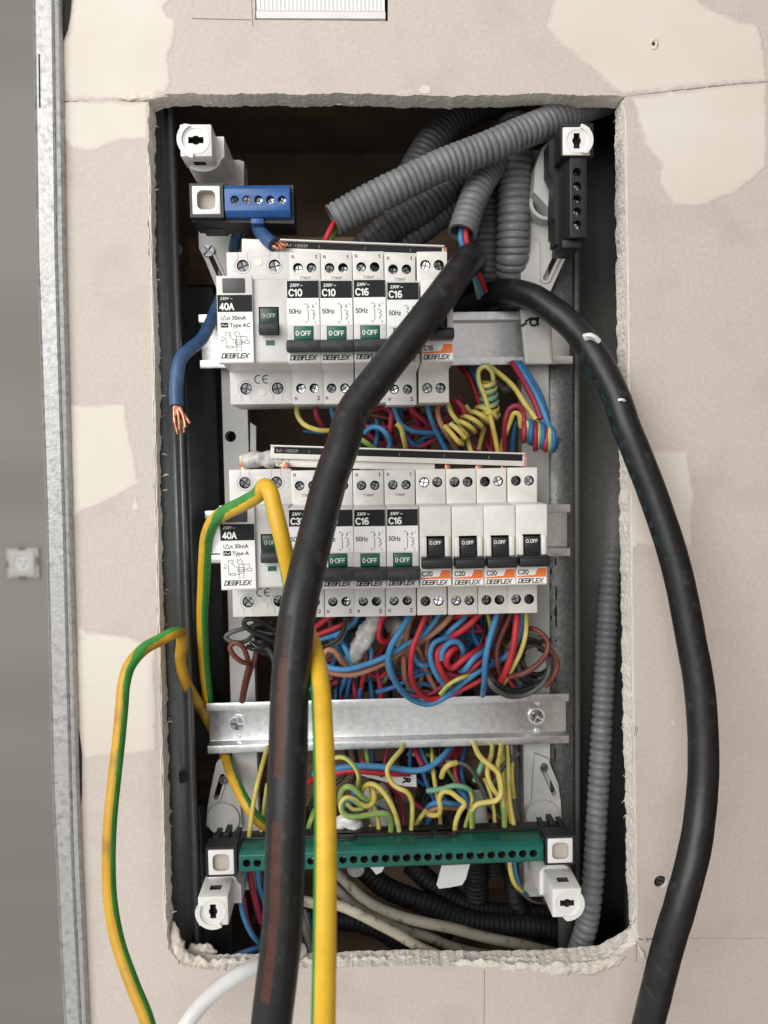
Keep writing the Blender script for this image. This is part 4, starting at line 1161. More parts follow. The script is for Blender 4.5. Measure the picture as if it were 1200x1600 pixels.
ob('lower_insulator', box_mesh('lower_insulator', 3, 95, 2.2, 8, -12.2, -7.85, plasticw, .2), bb2)
bw = tube('tape_wrap', [W(x, y, -2) for x, y in ((379, 719), (395, 717), (418, 718), (432, 716), (452, 718))], 4.6, tape, seg=24, step=.8, wob=.42, wf=170)
to = tag(ob('tape_wrap', bw), 'crumpled cloudy tape wrapped round the end of the lower busbar', 'tape')
ct = thing('copper_prong', 'bare copper prong sticking out of the tape above the Type A unit', 'prong', W(380, 712, -3))
ob('blade', box_mesh('blade', -2.2, .8, 0, 1.2, -8, 0, copper, .2), ct); ob('foot', box_mesh('foot', -1.2, 2.0, -1, .2, -9.4, -6.6, copper, .2), ct)
ct = thing('copper_prong', 'bare copper prong bent down between the tape and the C32 breaker', 'prong', W(447, 722, -9))
bl = ob('blade', box_mesh('blade', -2, 2, 0, 1.0, -6, 0, copper, .2), ct); bl.rotation_euler = (0, R(14), 0)
ob('foot', box_mesh('foot', -4.4, .2, -.6, .6, -6.8, -4.6, copper, .2), ct)

# adhesive marker strip on the upper rail
def marker():
    pts = [(812, 483), (861, 483), (864, 569), (820, 569)]
    a, b, c, e = [W(x, y, 33.5) for x, y in pts]
    bm = bmesh.new(); rows = []
    n = 24
    for i in range(n + 1):
        t = i / n
        l = a.lerp(e, t); r_ = b.lerp(c, t)
        dd = 33.6 + .9 * math.sin(math.pi * t)
        row = []
        for k in range(9):
            p = l.lerp(r_, k / 8); row.append(bm.verts.new((p.x / K, dd + .35 * noise.noise(Vector((k * .5, i * .4, 2))) - .6, p.z / K)))
        rows.append(row)
    for r0, r1 in zip(rows, rows[1:]):
        for k in range(8): bm.faces.new((r0[k], r0[k + 1], r1[k + 1], r1[k]))
    me = finish('marker_tape', bm, tapeg, 60)
    o = ob('marker_tape', me); md = o.modifiers.new('th', 'SOLIDIFY'); md.thickness = .0002
    tag(o, 'strip of greyish tape with a handwritten black d stuck across the upper rail', 'tape')
    dlt = []
    ring = [(832 + 5.5 * math.cos(R(q)), 505 + 5 * math.sin(R(q))) for q in range(0, 375, 20)]
    ls = [[(v.x, v.y) for v in px2(l, 36)] for l in (ring, [(840.5, 497), (838, 503), (839, 509)], [(820, 503), (827, 499), (834, 499), (840, 498)], [(814, 510), (820, 506.5)])]
    s = strokes_mesh(ls, 1.15, blackp, 'handwriting')
    ob('handwriting', s, o, (0, .0327, 0))
tapeg = M('grey_tape', (.46, .46, .43), .45, col2=(.52, .52, .49), vs_=40, bump=.2, bs=90)
marker()

# ================================================================== conduits
def conduit(pts, r, lab, mat=corr, hollow=False, pitch=3.7, amp=.75, group=None):
    me = tube('conduit', [W(*p) for p in pts], r, mat, seg=24, ridge=(pitch, amp), hollow=hollow)
    return tag(ob('conduit', me), lab, 'conduit', group)
conduit([(960, 150, 40), (915, 166, 30), (870, 186, 20), (820, 206, 12), (760, 232, 8), (690, 258, 5), (620, 292, 3), (560, 322, 2), (520, 344, 2)], 9.0,
        'grey corrugated conduit slanting across the top, red and green wires in its mouth', hollow=True)
conduit([(800, 200, 50), (775, 250, 36), (752, 285, 26), (736, 320, 18), (722, 365, 12)], 8.2, 'short grey corrugated conduit with red and blue wires leaving its open end', hollow=True, pitch=4.2)
conduit([(806, 190, 45), (805, 250, 40), (803, 330, 42), (801, 400, 48), (799, 440, 58), (797, 480, 68), (790, 560, 76)], 10.4, 'upright grey corrugated conduit standing beside the pale right upright', pitch=4.4)
conduit([(786, 200, 66), (772, 270, 62), (764, 340, 58), (760, 410, 58), (758, 520, 64)], 8.6, 'dark upright conduit squeezed behind the grey upright one', corrd, pitch=4.0)
conduit([(800, 150, 80), (740, 172, 66), (700, 196, 56), (668, 232, 48), (640, 280, 46), (610, 330, 60)], 9.6, 'dark conduit dropping from the top edge behind the slanting grey one', corrd)
conduit([(760, 240, 50), (710, 285, 38), (660, 325, 34), (600, 362, 34), (560, 400, 40)], 9.0, 'charcoal conduit just under the slanting grey one', corrd)
conduit([(790, 240, 60), (735, 300, 48), (685, 338, 44), (640, 372, 44), (600, 410, 50)], 8.6, 'lower charcoal conduit behind the end of the upper busbar', corrd)
conduit([(966, 780, 96), (957, 850, 82), (952, 910, 70), (947, 1000, 60), (942, 1100, 52), (937, 1200, 45), (931, 1300, 39), (926, 1380, 33), (918, 1440, 31), (900, 1496, 34), (880, 1540, 44)], 6.7,
        'long grey corrugated conduit running down beside the right cut edge', pitch=4.9, amp=.85)
for k, (pts, lab) in enumerate([
        ([(640, 1170, 86), (650, 1205, 70), (690, 1222, 62), (730, 1245, 62), (760, 1290, 70), (770, 1360, 80)], 'dark conduit bending through the wires above the green bar'),
        ([(660, 1240, 70), (690, 1262, 60), (720, 1290, 60), (740, 1340, 66), (745, 1400, 76)], 'dark conduit dropping behind the middle of the green bar'),
        ([(590, 1165, 90), (592, 1200, 84), (600, 1260, 80), (620, 1340, 84)], 'dark conduit standing behind the rolled earth wires'),
        ([(560, 1350, 60), (600, 1385, 60), (660, 1410, 60), (740, 1440, 62), (860, 1450, 66), (920, 1470, 80)], 'dark conduit lying across the bottom above the beige cables'),
        ([(640, 1350, 80), (700, 1400, 76), (760, 1425, 76), (850, 1430, 84)], 'dark conduit curving behind the white tag under the green bar'),
        ([(720, 1345, 90), (722, 1400, 84), (700, 1440, 84), (680, 1500, 90)], 'dark upright conduit under the middle of the green bar'),
        ([(470, 1440, 84), (560, 1440, 80), (620, 1470, 80), (660, 1540, 84)], 'black conduit in the bottom hollow beside the yellow wire'),
        ([(800, 1360, 90), (810, 1420, 80), (860, 1470, 80), (880, 1530, 90)], 'dark conduit behind the lower right post')]):
    conduit(pts, 8.6 if k < 3 else 7.0, lab, corrk, amp=.6 if k < 3 else .35)

# ================================================================== wires
Y = None
def sect_yg(phase=0.0, twist=0.0, frac=130):
    def f(s, a):
        q = (a - phase - twist * s) % 360
        return 1 if q < frac else 0
    return f
COL = {'r': ('red', redw), 'd': ('crimson', darkred), 'b': ('blue', bluew), 'B': ('deep blue', bluedk), 'k': ('black', blackw), 'n': ('brown', brownw), 't': ('tan brown', tanw), 'g': ('grey', greyw)}
LAB = {
    (505, 1186): 'yellow-green wire arching out from behind the hanging yellow cable above the green bar',
    (542, 1256): 'yellow-green wire between the two folds of the rolled earth wires',
    (592, 1306): 'yellow-green wire rising straight behind the rolled earth wires',
    (596, 1300): 'thin yellow-green offcut lying on the black strip of the green bar',
    (650, 1290): 'short yellow-green wire beside the blue and tan pair above the green bar',
    (668, 1236): 'mostly mint wire lying over the blue and tan pair above the green bar',
    (724, 1306): 'thin yellow-green wire between the square-bent wire and the stepped wire',
    (770, 1160): 'yellow-green wire crossing behind the stepped wire under the bare rail',
    (784, 1160): 'yellow-green wire dropping straight past the bend of the stepped wire',
    (792, 1160): 'yellow-green wire next to the grey wires by the lower right bracket',
    (786, 1160): 'dim yellow-green wire between the straight-dropping one and the grey wires',
    (756, 1216): 'thin dim yellow-green wire behind the stepped wire',
    (742, 1220): 'short mint wire stub in the dark behind the stepped wire',
    (570, 1160): 'yellow-green wire end hanging under the bare rail behind the blue and red pair',
    (418, 1225): 'yellow-green wire close against the black cable at the green bar',
    (480, 1300): 'yellow-green wire showing between the black cable and the hanging yellow cable',
    (664, 1270): 'blue wire over the tan one inside the square-bent yellow wire',
    (664, 1274): 'tan brown wire under the blue one inside the square-bent yellow wire',
    (689, 944): 'long blue wire sweeping from the ivory breakers back under the grey C16 breakers',
    (562, 944): 'blue wire dropping from a lower C16 breaker behind the crumpled sheath',
    (566, 1012): 'blue wire arching beside the brown arch below the crumpled sheath',
    (645, 1018): 'short blue wire between the red loop and the red coil',
    (720, 1048): 'blue wire slanting beside the red one that leaves the coil',
    (816, 944): 'blue wire behind the red one under the end ivory breaker',
    (735, 952): 'blue wire between two red ones under the second ivory breaker',
    (712, 960): 'long tan brown wire running just under the long sweeping blue one',
    (552, 1048): 'tan brown wire curled in a loop beside the hanging yellow cable',
    (622, 1018): 'tan brown wire hanging inside the big blue loop',
    (652, 1008): 'tan brown wire slanting behind the red loop',
    (710, 944): 'tan brown wire dropping from the first ivory breaker',
    (554, 1036): 'brown wire arching under the crumpled sheath',
    (848, 1006): 'brown wire on the outside of the dark coil against the galvanised strip',
    (802, 944): 'brown wire curving down beside the red one under the ivory breakers',
    (491, 622): 'crimson wire leaving the first upper C10 breaker beside the yellow one',
    (585, 642): 'crimson wire bent in a hook under the upper breakers',
    (634, 622): 'crimson wire slanting down from the upper ivory breaker side',
    (535, 944): 'red wire leaving a lower breaker beside the black cable',
    (622, 944): 'red wire hooked beside the crumpled sheath',
    (770, 946): 'red wire slanting down from the third ivory breaker',
    (766, 948): 'red wire running almost level under the ivory breakers',
    (612, 622): 'blue wire sweeping sideways under the upper C16 breaker',
    (570, 676): 'blue wire arching just above the lower busbar',
    (515, 622): 'short blue wire under the second upper C10 breaker',
    (664, 622): 'blue wire dropping from the upper ivory breaker',
    (690, 622): 'tan brown wire curving down under the upper ivory breaker',
    (697, 622): 'yellow wire slanting down from under the upper ivory breaker',
    (703, 628): 'crimson wire arching under the upper ivory breaker',
    (712, 566): 'red wire deep behind the upright spiral',
    (800, 566): 'crimson wire slanting down to the triple spiral',
    (806, 566): 'blue wire slanting down to the triple spiral next to the crimson one',
    (812, 566): 'deep blue wire outermost of those slanting to the triple spiral',
}
def wire(col, pts, where, r=1.6, label=None, zmode=False, seg=10, phase=None, twist=None, group=True, frac=130, dd=0):
    P = [W(x, y, d + dd) for x, y, d in pts]
    r *= .9
    label = label or LAB.get((pts[0][0], pts[0][1]))
    if col in ('y', 'm'):
        ph = random.uniform(0, 360) if phase is None else phase
        tw = random.choice([-1, 1]) * random.uniform(.8, 2.4) if twist is None else twist
        me = tube('wire', P, r, [yel2, grn2 if col == 'y' else tealg], seg=12, sector=sect_yg(ph, tw, frac), step=1.2)
        cn = 'yellow and green striped'
    else:
        cn, m = COL[col]
        me = tube('wire', P, r, m, seg=seg, step=1.3)
    o = ob('wire', me)
    lab = label or (cn + ' wire ' + where)
    tag(o, lab, 'wire', None if label else (cn + ' wires ' + where))
    return o
A = 'in the gap between the two breaker rows'
wire('y', [(467, 622, 8), (464, 645, 8), (475, 663, 6), (497, 672, 6), (520, 674, 10), (560, 690, 25)], A, 1.7, 'yellow wire curving out from under the first upper C10 breaker', phase=150, twist=0, frac=60)
wire('d', [(491, 622, 8), (495, 650, 8), (505, 668, 14), (515, 690, 30)], A, 1.8)
wire('b', [(515, 622, 8), (519, 645, 10), (530, 672, 22)], A, 1.7)
wire('d', [(585, 642, 20), (600, 637, 14), (611, 644, 10), (610, 665, 10), (610, 682, 14), (622, 688, 20), (645, 683, 30)], A, 1.8)
wire('b', [(612, 622, 8), (618, 645, 10), (626, 662, 10), (640, 672, 10), (662, 676, 14), (690, 676, 20)], A, 1.8)
wire('B', [(622, 622, 14), (628, 655, 20), (636, 682, 25), (650, 696, 25), (664, 690, 28), (668, 676, 34)], A, 1.8)
wire('d', [(634, 622, 8), (643, 640, 10), (660, 655, 14), (680, 672, 22), (700, 690, 40)], A, 1.8)
wire('d', [(640, 640, 18), (652, 660, 22), (665, 690, 30)], A, 1.8)
stub = wire('y', [(620, 662, 2), (626, 668, 3), (630, 682, 6), (633, 695, 10), (638, 712, 20)], A, 1.75, 'cut yellow-green wire stub rising above the lower busbar', phase=120, twist=0)
wire('b', [(570, 676, 14), (580, 668, 10), (592, 668, 8), (604, 678, 8), (610, 692, 12), (606, 706, 16)], A, 1.8)
wire('B', [(588, 648, 22), (590, 675, 20), (585, 706, 22)], A, 1.8)
wire('t', [(590, 645, 26), (598, 665, 26), (606, 690, 34)], A, 1.8)
wire('b', [(664, 622, 10), (672, 650, 10), (680, 670, 14), (698, 705, 22)], A, 1.8)
wire('y', [(560, 684, 16), (575, 694, 16), (590, 704, 20)], A, 1.7)
wire('d', [(560, 660, 30), (590, 690, 32), (620, 700, 34)], A, 1.8); wire('B', [(560, 640, 40), (600, 700, 40)], A, 1.8); wire('B', [(655, 650, 44), (690, 680, 40), (720, 706, 40)], A, 1.8)
Bp = 'beside the spiral coils under the upper rail'
wire('t', [(690, 622, 10), (684, 640, 8), (688, 660, 5), (700, 680, 8), (712, 700, 18)], Bp, 1.8)
wire('y', [(697, 622, 8), (705, 645, 6), (716, 660, 6), (724, 672, 12)], Bp, 1.7)
wire('d', [(703, 628, 12), (715, 628, 8), (724, 640, 8), (725, 658, 12), (720, 680, 22)], Bp, 1.8)
wire('m', [(728, 634, 18), (734, 645, 16), (731, 660, 18), (722, 690, 26)], Bp, 1.6)
wire('r', [(712, 566, 52), (730, 585, 46), (742, 612, 44), (752, 640, 42), (764, 662, 38), (768, 706, 38)], Bp, 1.9)
wire('B', [(728, 566, 50), (742, 590, 48), (750, 620, 52)], Bp, 1.9)
wire('B', [(664, 676, 40), (690, 690, 30), (704, 710, 30)], Bp, 1.8)
wire('d', [(735, 692, 26), (750, 706, 26), (770, 720, 30)], Bp, 1.8); wire('d', [(740, 670, 34), (756, 690, 34), (770, 710, 30)], Bp, 1.8)
wire('y', [(730, 686, 18), (736, 705, 14), (742, 716, 16)], Bp, 1.6)
wire('y', [(757, 668, 20), (752, 685, 22), (748, 702, 24)], Bp, 1.6)
wire('y', [(762, 570, 30), (780, 584, 22), (802, 604, 16), (822, 634, 10), (838, 656, 6)], Bp, 1.8, 'plain yellow wire slanting down to the spiral coil by the upright', phase=150, twist=0, frac=40)
wire('d', [(800, 566, 32), (818, 596, 20), (836, 630, 12), (845, 655, 8)], Bp, 1.9); wire('b', [(806, 566, 34), (822, 590, 22), (838, 618, 14), (852, 650, 8), (858, 668, 8)], Bp, 1.9)
wire('B', [(812, 566, 36), (830, 592, 24), (846, 622, 16), (856, 656, 10)], Bp, 1.9)
wire('g', [(776, 600, 44), (790, 610, 40), (800, 600, 42)], Bp, 3.0)
# yellow spiral under the rail
helix = [(779, 712, 12), (773, 680, 8), (766, 650, 4), (757, 618, 2), (748, 596, 2), (748, 579, 2), (757, 572, 2), (768, 580, 3), (771, 594, 6)]
for k in range(0, 5 * 14 + 1):
    t = k / 14 * 2 * math.pi; u = k / (5 * 14)
    cx_ = 761 + 6 * u; cy_ = 596 + 52 * u
    helix.append((cx_ + 11.5 * math.cos(t), cy_ + 5.0 * math.sin(t), 12 - 9 * math.sin(t)))
wire('m', helix, Bp, 1.65, 'yellow and mint wire wound into an upright spiral under the upper rail', twist=1.9, frac=150)
helix = []
for k in range(0, 5 * 14 + 1):
    t = k / 14 * 2 * math.pi; u = k / (5 * 14)
    cx_ = 764 - 58 * u; cy_ = 643 + 36 * u
    helix.append((cx_ + 12 * math.cos(t) + 5 * math.sin(t), cy_ + 10 * math.cos(t) - 2 * math.sin(t), 12 - 9 * math.sin(t)))
wire('m', helix, Bp, 1.65, 'yellow and mint wire wound into a slanting spiral toward the ivory breaker', twist=1.6, frac=150)
wire('y', [(695, 666, 4), (706, 678, 0), (716, 690, 0), (722, 694, 4)], Bp, 1.65); wire('m', [(704, 662, 2), (716, 672, 0), (727, 684, 2)], Bp, 1.65)
# triple spiral by the upright
for j, (col, ttl) in enumerate((('d', 'crimson'), ('m', 'yellow and mint'), ('B', 'deep blue'))):
    lead = {'d': [(788, 708, 20), (788, 680, 12), (790, 655, 6), (797, 638, 3), (808, 634, 2), (817, 642, 4)],
            'm': [(784, 706, 20), (786, 690, 16), (796, 662, 8), (804, 645, 4), (811, 648, 4), (815, 668, 8)],
            'B': [(800, 706, 24), (802, 680, 16), (806, 660, 12), (810, 662, 14)]}[col]
    H = []
    for k in range(int(2.72 * 14) + 1):
        t = k / 14 * 2 * math.pi + j * 2.1 * 0 + math.pi * .1; u = k / (2.72 * 14)
        jt = noise.noise(Vector((u * 7, j * 3.1, .5)))
        H.append((816 + j * 5.6 + 46 * u + 3.5 * math.cos(t) + 2.5 * jt, 673 + 17 * u - (17 + 5 * noise.noise(Vector((u * 3, j * 5.3, 9)))) * math.cos(t + .3), 10 - 8 * math.sin(t + .3) + 4 * jt))
    tail = []
    wire(col, lead + H + tail, Bp, 1.75, ttl + ' wire of the triple spiral hanging by the pale right upright', twist=1.0)

Cw = 'in the tangle below the lower breakers'
S2 = 1.95
wire('b', [(645, 944, 5), (643, 955, 2), (628, 982, -4), (612, 1008, -4), (607, 1028, -2), (613, 1055, 4), (627, 1078, 14), (648, 1095, 24), (670, 1100, 27), (696, 1089, 26), (720, 1069, 18), (740, 1054, 12), (754, 1045, 12), (780, 1034, 26)], Cw, 2.2,
     'blue wire looping down over the top lip of the bare rail')
wire('r', [(669, 944, 5), (667, 955, 2), (657, 982, -2), (645, 1012, -3), (642, 1038, -1), (644, 1062, 8), (655, 1082, 20), (670, 1092, 25.5), (698, 1088, 27), (720, 1078, 22), (752, 1062, 18), (775, 1048, 30)], Cw, 2.0,
     'red wire looping down to the lip of the bare rail inside the blue loop')
wire('b', [(689, 944, 8), (687, 957, 6), (670, 983, 4), (650, 1000, 3), (635, 1007, 2), (605, 1025, 2), (573, 1038, 1), (540, 1046, 1), (515, 1043, 3), (502, 1036, 8), (496, 1022, 18)], Cw, S2)
wire('t', [(712, 960, 14), (688, 978, 8), (663, 997, 6), (640, 1010, 6), (600, 1036, 5), (573, 1048, 4), (548, 1054, 4), (523, 1052, 6), (505, 1044, 14)], Cw, S2)
wire('t', [(552, 1048, 14), (533, 1032, 8), (523, 1018, 6), (513, 1015, 6), (506, 1022, 6), (506, 1033, 8), (514, 1043, 14)], Cw, S2)
wire('b', [(562, 944, 8), (560, 957, 8), (553, 972, 10), (540, 983, 12), (523, 992, 14), (495, 1000, 18)], Cw, S2)
wire('r', [(535, 944, 6), (523, 956, 6), (500, 974, 10), (485, 985, 14)], Cw, S2); wire('r', [(552, 968, 14), (533, 977, 10), (498, 991, 14), (485, 996, 18)], Cw, S2)
wire('k', [(538, 944, 4), (539, 970, 3), (535, 988, 4), (525, 1001, 5), (505, 1010, 8), (490, 1012, 14)], Cw, 1.5)
wire('g', [(541, 944, 4), (542, 972, 4), (538, 990, 5), (528, 1004, 6), (508, 1013, 9)], Cw, 1.3)
wire('b', [(525, 994, 14), (534, 1004, 12), (542, 1018, 10), (550, 1038, 12), (556, 1056, 20)], Cw, S2); wire('b', [(518, 1000, 20), (528, 1012, 18), (538, 1030, 20), (545, 1050, 26)], Cw, S2)
wire('r', [(622, 944, 6), (610, 955, 4), (597, 966, 3), (592, 984, 3), (594, 999, 5), (604, 1003, 8), (618, 996, 16)], Cw, S2 + .2)
wire('n', [(554, 1036, 12), (557, 1020, 8), (564, 1012, 6), (570, 1016, 6), (573, 1034, 10)], Cw, S2); wire('b', [(566, 1012, 12), (574, 1007, 9), (579, 1014, 8), (580, 1034, 10)], Cw, S2)
wire('d', [(500, 1070, 40), (530, 1064, 36), (552, 1056, 36)], Cw, S2); wire('d', [(550, 1050, 40), (553, 1068, 40), (557, 1095, 44)], Cw, S2); wire('B', [(562, 1050, 40), (563, 1070, 40), (562, 1095, 44)], Cw, S2)
wire('B', [(576, 1050, 44), (580, 1075, 44), (584, 1100, 46)], Cw, S2); wire('d', [(588, 1040, 40), (594, 1068, 40), (597, 1100, 44)], Cw, S2 + .4); wire('g', [(605, 1050, 50), (608, 1100, 50)], Cw, S2)
wire('t', [(602, 1034, 14), (608, 1048, 14), (614, 1060, 22)], Cw, S2); wire('t', [(622, 1018, 14), (630, 1026, 10), (631, 1045, 10), (633, 1060, 14), (640, 1074, 24)], Cw, S2)
wire('b', [(645, 1018, 18), (652, 1034, 14), (660, 1040, 12), (674, 1037, 14)], Cw, S2); wire('t', [(652, 1008, 22), (660, 1030, 20), (668, 1052, 22), (680, 1075, 28)], Cw, S2); wire('B', [(640, 1072, 34), (660, 1068, 30), (690, 1076, 34)], Cw, S2)
wire('B', [(642, 1062, 30), (652, 1050, 28), (662, 1040, 30)], Cw, S2); wire('n', [(650, 1078, 38), (680, 1082, 36), (710, 1085, 40)], Cw, S2)
wire('b', [(712, 1000, 12), (694, 998, 7), (678, 1005, 5), (672, 1021, 4), (676, 1041, 5), (684, 1057, 8), (698, 1073, 16)], Cw, S2, 'blue wire curving round the outside of the red coil below the lower breakers')
wire('r', [(712, 1004, 12), (696, 1007, 8), (685, 1017, 5), (684, 1035, 5), (692, 1053, 8), (704, 1072, 18)], Cw, S2 + .3)
wire('b', [(690, 1031, 3), (692, 1016, 2), (703, 1004, 1), (715, 1003, 2), (722, 1011, 4), (724, 1026, 12)], Cw, S2, 'blue wire arching over the red coil below the lower breakers')
wire('r', [(718, 1010, 10), (708, 1014, 4), (700, 1024, 2), (698, 1036, 4), (706, 1042, 10), (718, 1036, 18), (722, 1022, 20)], Cw, S2 + .4, 'red wire coiled tightly in the middle of the lower tangle')
wire('r', [(702, 1044, 14), (710, 1042, 5), (726, 1029, 4), (744, 1017, 10), (756, 1008, 22)], Cw, S2 + .2); wire('b', [(720, 1048, 16), (728, 1044, 6), (740, 1029, 5), (756, 1018, 10), (770, 1008, 24)], Cw, S2 + .2)
wire('r', [(730, 1050, 16), (738, 1044, 8), (750, 1034, 8), (768, 1024, 20)], Cw, S2)
wire('b', [(780, 944, 4), (778, 955, 2), (770, 981, -2), (762, 1011, -4), (758, 1035, -3), (757, 1062, 6), (754, 1086, 32)], Cw, S2 + .1, 'blue wire dropping straight from the ivory breakers to the bare rail')
wire('g', [(783, 946, 8), (774, 985, 4), (763, 1018, 2), (759, 1044, 4)], Cw, 1.5)
wire('r', [(809, 944, 4), (808, 960, 1), (806, 981, -2), (802, 1011, -3), (792, 1045, 0), (780, 1068, 10)], Cw, 2.3, 'red wire dropping from the end ivory breaker in front of the black coil')
wire('b', [(816, 944, 6), (815, 960, 6), (812, 991, 6), (798, 1019, 8), (780, 1033, 14)], Cw, S2)
wire('y', [(820, 944, 6), (822, 965, 4), (821, 991, 2), (814, 1017, 1), (800, 1045, 3), (784, 1072, 14)], Cw, 1.7, 'yellow-green wire dropping beside the red one under the end ivory breaker', phase=60, twist=0)
wire('n', [(818, 984, 12), (830, 982, 8), (844, 988, 4), (856, 1003, 2), (853, 1022, 0), (838, 1040, -2), (816, 1053, -2), (794, 1058, 4)], Cw, 1.8, 'brown wire looped round the black coil beside the galvanised strip')
wire('n', [(848, 1006, 10), (862, 1018, 8), (871, 1036, 8), (866, 1056, 8), (852, 1072, 12)], Cw, 1.8)
for k in range(9):
    cx_, cy_ = 826 + k * 1.6, 1028 + (k % 4) * 4; rx, ry = 36 - k * 1.6, 38 - k * 1.4
    ph = k * .7
    wire('k' if k % 3 else 'g', [(cx_ + rx * math.cos(t + ph), cy_ + ry * math.sin(t + ph) * .95, 14 + 7 * math.sin(t * 1.0 + k) + k) for t in [i * math.pi / 6 for i in range(11)]], Cw, 1.55,
         'black or dark grey wire in the round coil beside the galvanised strip')['group'] = 'wires of the dark round coil'
wire('g', [(762, 1056, 6), (768, 1070, 2), (784, 1083, 6), (804, 1088, 12), (826, 1083, 14), (848, 1068, 12), (858, 1046, 12), (856, 1025, 18)], Cw, 2.0, 'grey wire curving under the black coil onto the rail lip')
wire('k', [(764, 1048, 10), (772, 1064, 6), (790, 1076, 8), (812, 1079, 12), (836, 1072, 14)], Cw, 1.9, 'black wire lying inside the grey curve on the rail lip')
wire('n', [(802, 944, 10), (796, 965, 8), (784, 991, 8), (776, 1015, 6), (777, 1036, 6), (782, 1052, 12)], Cw, S2); wire('n', [(790, 948, 14), (780, 975, 14), (770, 1000, 16)], Cw, S2)
wire('r', [(770, 946, 8), (752, 957, 6), (734, 975, 5), (716, 989, 6), (698, 1001, 12)], Cw, S2 + .3); wire('r', [(766, 948, 12), (748, 956, 10), (728, 961, 9), (700, 966, 14)], Cw, S2 + .2)
wire('b', [(735, 952, 12), (724, 967, 8), (706, 983, 8), (690, 1000, 14)], Cw, S2); wire('t', [(710, 944, 10), (706, 958, 7), (694, 975, 6), (670, 995, 6), (648, 1008, 10)], Cw, S2)
wire('y', [(757, 944, 16), (764, 970, 14), (768, 990, 18)], Cw, 1.5); wire('B', [(720, 985, 26), (745, 995, 26), (768, 1005, 28)], Cw, S2); wire('B', [(724, 990, 30), (740, 1002, 30), (756, 1020, 34)], Cw, S2)
wire('g', [(700, 948, 12), (690, 968, 12), (676, 985, 14), (660, 995, 18)], Cw, 2.2); wire('t', [(650, 950, 14), (640, 975, 14), (634, 1005, 16)], Cw, 2.0); wire('n', [(658, 950, 20), (645, 980, 20), (625, 1005, 24)], Cw, 2.2)
wire('y', [(688, 1085, 14), (704, 1068, 12), (724, 1058, 12), (746, 1050, 18), (760, 1044, 26)], Cw, 1.7)
wire('d', [(700, 1052, 26), (720, 1056, 22), (745, 1040, 26)], Cw, S2); wire('B', [(640, 1040, 40), (680, 1048, 40), (720, 1085, 40)], Cw, S2); wire('d', [(655, 1085, 44), (666, 1060, 40), (676, 1030, 44)], Cw, S2)
wire('n', [(600, 965, 40), (620, 1010, 40), (640, 1060, 44)], Cw, S2); wire('B', [(500, 1050, 50), (560, 1020, 44), (600, 985, 44)], Cw, S2); wire('d', [(520, 965, 30), (570, 960, 26), (590, 950, 20)], Cw, S2 + .2)
wire('B', [(580, 1000, 30), (590, 985, 26), (600, 965, 20), (606, 950, 14)], Cw, S2); wire('k', [(600, 1000, 50), (680, 990, 50), (760, 1060, 50)], Cw, 3.2); wire('k', [(520, 1080, 60), (620, 1070, 60), (740, 1085, 60)], Cw, 3.4)
tag(ob('sleeve', tube('sleeve', [W(592, 950, 10), W(586, 966, 6), W(572, 992, 6), W(560, 1014, 8), W(552, 1030, 16)], 5.2, sleeve, seg=20, step=.8, wob=.4, wf=160)), 'crumpled translucent sheath end between the red and blue wires of the lower tangle', 'sheath')
tag(ob('sleeve', tube('sleeve', [W(610, 970, 26), W(620, 980, 20), W(628, 1000, 22), W(634, 1020, 30)], 5.5, sleeve, seg=20, step=.8, wob=.4, wf=160)), 'grey sheath end behind the blue loop of the lower tangle', 'sheath')
Dw = 'beside the left upright above the bare rail'
wire('k', [(450, 994, 10), (424, 980, 6), (410, 971, 2), (397, 967, 0), (384, 968, 0), (381, 975, 0), (390, 984, 0), (404, 991, 2), (424, 1000, 6), (450, 1012, 14)], Dw, 1.75, 'black wire looped in front of the left upright')
wire('g', [(424, 972, 14), (404, 975, 10), (385, 981, 8), (362, 988, 6), (352, 995, 6), (360, 1002, 6), (373, 1004, 6), (386, 1001, 8), (398, 990, 12), (420, 985, 18)], Dw, 1.5, 'dark grey wire making a wide flat loop across the left upright')
wire('n', [(377, 1096, 34), (381, 1072, 22), (386, 1050, 14), (388, 1038, 10), (376, 1033, 6), (363, 1021, 4), (359, 1010, 4), (368, 1004, 4), (379, 1010, 4), (385, 1023, 6), (389, 1036, 12)], Dw, 1.7, 'brown wire tied in a small loop beside the left upright')
wire('n', [(379, 1096, 36), (384, 1072, 26), (391, 1048, 18), (398, 1030, 14), (401, 1012, 16)], Dw, 1.9)
for k in range(9):
    wire('k' if k % 3 else 'g', [(394 + k * 2, 1008 + k * 1.5, 18 + k * 2), (408 + k * 3, 1004 + k * 3, 14 + k * 2), (424 + k * 2, 1022 + k * 3, 16 + k * 3), (432 + k, 1060 + k * 2, 26 + k * 2), (430, 1095, 44)], Dw, 1.7)
wire('k', [(392, 1003, 10), (404, 1012, 8), (420, 1004, 12), (440, 1010, 20)], Dw, 1.6); wire('k', [(400, 985, 12), (430, 990, 10), (456, 975, 20)], Dw, 1.9); wire('k', [(386, 1010, 12), (400, 1014, 10), (418, 996, 14)], Dw, 1.6)

